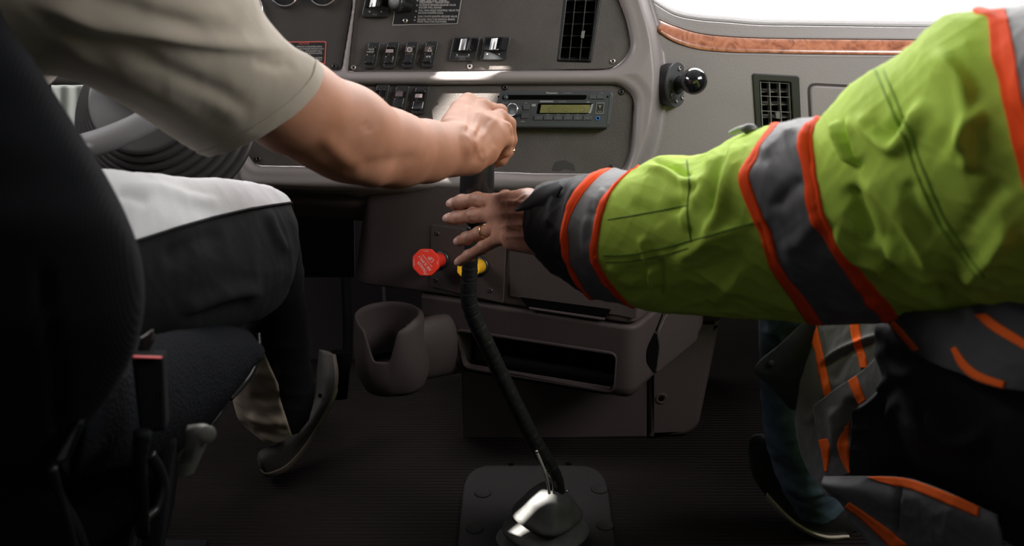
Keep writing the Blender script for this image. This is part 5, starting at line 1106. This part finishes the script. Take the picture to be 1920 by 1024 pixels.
for a_, b_, m_, nm in ((2, 3, 'orange', 'orange_trim'), (3, 4, 'tape', 'reflective_band'), (4, 5, 'orange', 'orange_trim'), (9, 10, 'orange', 'orange_trim'), (10, 11, 'tape', 'reflective_band'), (11, 12, 'orange', 'orange_trim'), (16, 17, 'orange', 'orange_trim'), (17, 18, 'tape', 'reflective_band')):
    mk_band(nm, G, NJ, r_(a_), r_(b_), 0.0016 if m_ != 'tape' else 0.0010, M[m_], jkt)
bvh = BVHTree.FromPolygons([tuple(x) for x in G.reshape(-1, 3)], grid_faces(G.shape[0], G.shape[1]))
def drape(pts, n, off=0.001):
    q = along(np.array(pts, float), np.linspace(0, 1, n)); out = []
    for x, y in q:
        d = rayd(x, y); d = d / np.linalg.norm(d); h_ = bvh.ray_cast(Vector(CAMP), Vector(d))
        if h_[0] is not None: out.append(np.array(h_[0]) - d * off)
    return out
for pts in ([(1131, 480), (1180, 478), (1230, 468), (1300, 450), (1412, 418)], [(1288, 300), (1292, 350), (1288, 400), (1296, 455)], [(1140, 412), (1200, 402), (1290, 385)], [(1135, 492), (1180, 490), (1230, 482), (1290, 466)]):
    q = drape(pts, 40, 0.0006)
    if len(q) > 3: tube('stitched_seam', q, 0.0007, M['thread'], jkt, 6, 1)
# stitched shoulder seam (double row)
for o_ in (0, 15):
    q = drape([(1640 + o_, 130), (1690 + o_, 250), (1720 + o_, 330), (1760 + o_, 420), (1830 + o_, 520)], 70, 0.0004)
    for a_, b_ in zip(q[0::2], q[1::2]): pass
    if len(q) > 3: tube('shoulder_stitching', q, 0.0009, mat('lime_thread', (0.25, 0.42, 0.05), 0.8) if o_ == 0 else bpy.data.materials['lime_thread'], jkt, 6, 1)
# cuff flap
Gc = patch([[(1048, 338, 1.075), (1010, 352, 1.085), (985, 374, 1.095), (964, 392, 1.105)], [(1052, 350, 1.06), (1020, 368, 1.07), (995, 384, 1.085), (966, 395, 1.10)], [(1040, 375, 1.06), (1020, 385, 1.07), (998, 392, 1.085), (970, 397, 1.10)]], 16, 30)
thick('cuff_tab', relief(Gc, 0.001, 3), M['jblack'], jkt, 0.003)
# zip pull
tube('zip_pull', [P(1368, 250, 0.925), P(1385, 243, 0.92), P(1400, 240, 0.915)], [0.002, 0.0028, 0.003], mat('pale_green_zip', (0.35, 0.45, 0.28), 0.5), jkt, 10)
ball('zip_slider', P(1405, 242, 0.912), (0.008, 0.006, 0.005), M['mount'], jkt, 14)
# legs in denim
LG = [dict(p=[(1560, 570), (1490, 580), (1420, 570)], Y=1.190, T=0.06), dict(p=[(1560, 640), (1490, 650), (1423, 640)], Y=1.220, T=0.06), dict(p=[(1560, 740), (1495, 750), (1426, 740)], Y=1.280, T=0.058), dict(p=[(1570, 830), (1500, 850), (1436, 830)], Y=1.330, T=0.056),
      dict(p=[(1585, 900), (1525, 930), (1460, 905)], Y=1.390, T=0.052), dict(p=[(1592, 950), (1545, 985), (1490, 972)], Y=1.430, T=0.045)]
G = relief(loft_grid(LG, 16, 50), 0.004, 31, [([(1430, 610), (1470, 640), (1500, 655)], 8, 8, 0.005), ([(1450, 615), (1462, 660), (1450, 720)], 8, 8, -0.005), ([(1460, 900), (1500, 925), (1560, 915)], 8, 8, 0.006), ([(1440, 860), (1500, 890), (1550, 880)], 10, 10, -0.004)], wrap=True)
jl = mk_loft('jeans', G, M['jeans'], ins_)
SS = [dict(p=[(1440, 800), (1412, 815), (1420, 850)], Y=1.30, T=0.03), dict(p=[(1470, 860), (1425, 890), (1410, 870)], Y=1.32, T=0.035), dict(p=[(1510, 920), (1455, 950), (1440, 925)], Y=1.35, T=0.04), dict(p=[(1560, 950), (1510, 990), (1495, 975)], Y=1.37, T=0.04), dict(p=[(1595, 965), (1562, 1008), (1530, 1002)], Y=1.385, T=0.038), dict(p=[(1610, 985), (1600, 1004), (1580, 1008)], Y=1.39, T=0.02)]
SS = [dict(p=[(x0, y0), (x1, y1), (x2, y2)], Y=Y_, T=T_) for x0, y0, x1, y1, x2, y2, Y_, T_ in [(1428, 812, 1408, 820, 1402, 850, 1.390, 0.02), (1462, 830, 1420, 860, 1412, 895, 1.405, 0.03), (1500, 870, 1450, 915, 1445, 940, 1.420, 0.035), (1545, 915, 1495, 965, 1500, 988, 1.430, 0.036), (1590, 940, 1545, 990, 1550, 1010, 1.435, 0.034), (1612, 975, 1592, 998, 1594, 1006, 1.440, 0.018)]]
G = loft_grid(SS, 12, 30); s2 = mk_loft('shoe', G, M['shoe_black'], ins_); Nh = outward(G); z0_ = np.zeros(len(G))
subpatch('shoe_sole', G, Nh, z0_ + 24, z0_ + 31, 10, 0.004, M['sole_pale'], s2, 22)
# jacket body hanging low
def sheet(name, ctrl, m, parent, amp=0.003, seed=1, folds=(), nu=60, nv=60, t=0.003, freq=(12, 22, 40)):
    G = relief(patch(ctrl, nu, nv), amp, seed, folds, freq); return thick(name, G, m, parent, t), G
flapo, _ = sheet('jacket_flap', [[(1512, 600, 1.12), (1520, 600, 1.12), (1530, 600, 1.12)], [(1462, 648, 1.12), (1495, 652, 1.12), (1528, 655, 1.12)], [(1416, 692, 1.125), (1470, 706, 1.12), (1524, 722, 1.12)], [(1448, 730, 1.125), (1486, 738, 1.12), (1524, 746, 1.12)], [(1482, 768, 1.125), (1500, 772, 1.12), (1524, 778, 1.12)]], M['jblack'], ins_, 0.002)
ball('snap_button', P(1446, 682, 1.121), (0.0045, 0.002, 0.0045), M['jblack'], flapo, 14)
jb, G1 = sheet('jacket_body', [[(1502, 570, 1.158), (1560, 570, 1.106), (1620, 570, 1.053), (1690, 570, 0.990)], [(1508, 640, 1.134), (1560, 630, 1.091), (1620, 625, 1.038), (1690, 620, 0.977)], [(1500, 720, 1.121), (1560, 710, 1.069), (1620, 700, 1.018), (1690, 690, 0.958)], [(1494, 800, 1.115), (1550, 800, 1.065), (1610, 800, 1.012), (1690, 790, 0.940)], [(1508, 870, 1.103), (1550, 880, 1.065), (1610, 890, 1.012), (1690, 890, 0.940)], [(1545, 925, 1.070), (1570, 935, 1.047), (1620, 940, 1.003), (1690, 940, 0.940)]], M['tape'], ins_, 0.004, 41,
    [([(1530, 690), (1580, 655), (1655, 625)], 5, 3, 0.006), ([(1530, 697), (1580, 664), (1655, 633)], 3, 6, -0.005), ([(1560, 720), (1580, 680), (1590, 660)], 8, 8, -0.003), ([(1510, 800), (1540, 760), (1550, 700)], 10, 10, 0.004)], nu=110, nv=80)
bvh = BVHTree.FromPolygons([tuple(x) for x in G1.reshape(-1, 3)], grid_faces(G1.shape[0], G1.shape[1], False))
def ribbon(name, Lp, Rp, m, parent, n=50, off=0.0018):
    a_ = along(np.array(Lp, float), np.linspace(0, 1, n)); b_ = along(np.array(Rp, float), np.linspace(0, 1, n)); G = []
    for p_, q_ in zip(a_, b_):
        r4 = []
        for t_ in np.linspace(0, 1, 5):
            x, y = p_ + (q_ - p_) * t_; d = rayd(x, y); d = d / np.linalg.norm(d); h_ = bvh.ray_cast(Vector(CAMP), Vector(d))
            if h_[0] is None: break
            r4.append(np.array(h_[0]) - d * off)
        if len(r4) == 5: G.append(r4)
    if len(G) > 2: return thick(name, np.array(G), m, parent, 0.0015)
O2 = M['orange2']
ribbon('orange_trim', [(1514, 604), (1520, 640), (1528, 660), (1532, 690), (1545, 745)], [(1528, 604), (1537, 640), (1540, 655), (1548, 690), (1560, 745)], O2, jb)
ribbon('orange_trim', [(1592, 604), (1598, 640), (1608, 670), (1612, 690)], [(1610, 604), (1614, 640), (1622, 668), (1626, 690)], O2, jb)
fo, G2_ = sheet('jacket_fold', [[(1524, 762, 1.060), (1560, 733, 1.034), (1610, 700, 0.997), (1655, 660, 0.966)], [(1530, 800, 1.055), (1570, 770, 1.020), (1620, 740, 0.981), (1665, 700, 0.950)], [(1538, 850, 1.048), (1580, 830, 1.011), (1630, 800, 0.968), (1675, 760, 0.929)], [(1546, 898, 1.041), (1590, 890, 1.003), (1630, 880, 0.968), (1680, 860, 0.925)]], M['tape'], jb, 0.004, 44, [([(1560, 760), (1565, 810), (1560, 860)], 10, 10, 0.004), ([(1600, 740), (1595, 790), (1580, 840)], 10, 12, -0.006)])
bvh = BVHTree.FromPolygons([tuple(x) for x in G2_.reshape(-1, 3)], grid_faces(G2_.shape[0], G2_.shape[1], False))
ribbon('orange_trim', [(1517, 770), (1524, 800), (1538, 840), (1546, 885)], [(1530, 765), (1540, 795), (1555, 840), (1550, 885)], O2, fo)
ribbon('orange_trim', [(1588, 706), (1595, 730), (1610, 760)], [(1602, 697), (1612, 725), (1622, 750)], O2, fo)
ribbon('orange_trim', [(1585, 802), (1570, 830), (1576, 860), (1590, 888)], [(1592, 790), (1590, 830), (1592, 860), (1600, 885)], O2, fo)
# unseen torso beyond the frame edge, added to block side-window light from the floor
TO = [dict(p=[(2000, -260), (2350, -280), (2500, -260)], Y=0.62, T=0.12), dict(p=[(2060, -60), (2350, -60), (2550, -60)], Y=0.66, T=0.15), dict(p=[(2090, 200), (2400, 200), (2550, 200)], Y=0.68, T=0.16), dict(p=[(2090, 600), (2400, 620), (2550, 600)], Y=0.74, T=0.17), dict(p=[(2060, 1000), (2400, 1020), (2550, 1000)], Y=0.84, T=0.17), dict(p=[(2030, 1350), (2400, 1380), (2550, 1350)], Y=0.95, T=0.18)]
Gt = relief(loft_grid(TO, 10, 40), 0.004, 61, wrap=True); mk_loft('jacket_torso', Gt, M['lime'], ins_)
# black inner body, lap and back
BB = [dict(p=[(1660, 590), (1640, 620), (1650, 700), (1660, 800), (1700, 900)], Y=(0.93, 0.98), T=0.04), dict(p=[(1740, 590), (1720, 660), (1720, 750), (1730, 850), (1770, 960)], Y=(0.88, 0.93), T=0.07), dict(p=[(1840, 590), (1830, 680), (1830, 780), (1840, 880), (1870, 1000)], Y=(0.84, 0.88), T=0.09), dict(p=[(1960, 560), (1960, 680), (1960, 800), (1960, 900), (1990, 1080)], Y=(0.80, 0.83), T=0.10), dict(p=[(2200, 500), (2200, 700), (2200, 800), (2200, 900), (2200, 1150)], Y=(0.74, 0.78), T=0.10)]
G = relief(loft_grid(BB, 24, 70), 0.006, 51, [([(1600, 770), (1640, 735), (1680, 700)], 6, 10, 0.006), ([(1640, 640), (1680, 700), (1740, 700)], 12, 12, 0.006), ([(1740, 760), (1760, 820), (1800, 830), (1860, 810)], 10, 8, 0.008), ([(1640, 860), (1660, 800), (1680, 740)], 8, 8, 0.006)], freq=(8, 15, 28), wrap=True)
bo = mk_loft('jacket_lining', G, M['jblack'], ins_)
fo2, _ = sheet('lining_fold', [[(1598, 772, 0.945), (1640, 738, 0.920), (1668, 700, 0.905), (1690, 640, 0.890)], [(1595, 820, 0.945), (1640, 800, 0.920), (1690, 770, 0.900), (1740, 740, 0.870)], [(1592, 870, 0.945), (1640, 860, 0.925), (1700, 850, 0.905), (1760, 840, 0.870)], [(1598, 900, 0.950), (1650, 900, 0.930), (1710, 900, 0.910), (1780, 920, 0.880)]], M['jblack'], bo, 0.005, 45, [([(1606, 772), (1640, 748), (1668, 712)], 5, 9, 0.005)])
hem, G3 = sheet('jacket_hem', [[(1543, 893, 0.955), (1620, 893, 0.904), (1700, 897, 0.857), (1780, 925, 0.804), (1868, 965, 0.760)], [(1542, 915, 0.945), (1620, 930, 0.894), (1700, 945, 0.847), (1780, 970, 0.794), (1872, 1000, 0.749)], [(1580, 950, 0.945), (1630, 980, 0.906), (1700, 1010, 0.857), (1780, 1040, 0.804), (1880, 1060, 0.747)], [(1600, 990, 0.954), (1640, 1030, 0.913), (1700, 1070, 0.867), (1780, 1100, 0.814), (1890, 1120, 0.754)]], M['tape'], jb, 0.004, 47, [([(1690, 905), (1682, 960), (1680, 1020)], 3, 5, -0.005)], nu=60, nv=110)
bvh = BVHTree.FromPolygons([tuple(x) for x in G3.reshape(-1, 3)], grid_faces(G3.shape[0], G3.shape[1], False))
ribbon('orange_trim', [(1625, 894), (1660, 894), (1710, 900), (1780, 926), (1864, 962)], [(1645, 902), (1680, 912), (1710, 918), (1775, 945), (1858, 980)], M['orange2'], hem)
ribbon('orange_trim', [(1545, 916), (1580, 935), (1620, 962), (1660, 990), (1700, 1022)], [(1544, 926), (1572, 946), (1608, 970), (1640, 1000), (1670, 1030)], M['orange2'], hem)
# chest side panel below the sleeve with trims
ch, G4 = sheet('jacket_side', [[(1652, 585, 0.845), (1720, 585, 0.795), (1800, 580, 0.745), (1880, 560, 0.705), (1980, 540, 0.675)], [(1680, 625, 0.840), (1730, 640, 0.785), (1800, 650, 0.735), (1880, 650, 0.695), (1980, 650, 0.665)], [(1712, 662, 0.835), (1750, 680, 0.775), (1800, 700, 0.725), (1860, 725, 0.685), (1980, 740, 0.655)]], mat('charcoal_oxford', (0.075, 0.075, 0.08), 0.7, spec=0.2, fine=('noise', 900, 0.25, 0.0004)), ins_, 0.004, 48, nu=50, nv=90)
bvh = BVHTree.FromPolygons([tuple(x) for x in G4.reshape(-1, 3)], grid_faces(G4.shape[0], G4.shape[1], False))
ribbon('orange_trim', [(1657, 598), (1680, 625), (1712, 660)], [(1664, 592), (1690, 618), (1722, 655)], M['orange2'], ch)
ribbon('orange_trim', [(1782, 655), (1800, 690), (1835, 715), (1925, 740)], [(1790, 650), (1812, 680), (1845, 702), (1925, 728)], M['orange2'], ch)
ribbon('orange_trim', [(1826, 590), (1860, 620), (1925, 658)], [(1846, 588), (1880, 612), (1925, 640)], M['orange2'], ch)
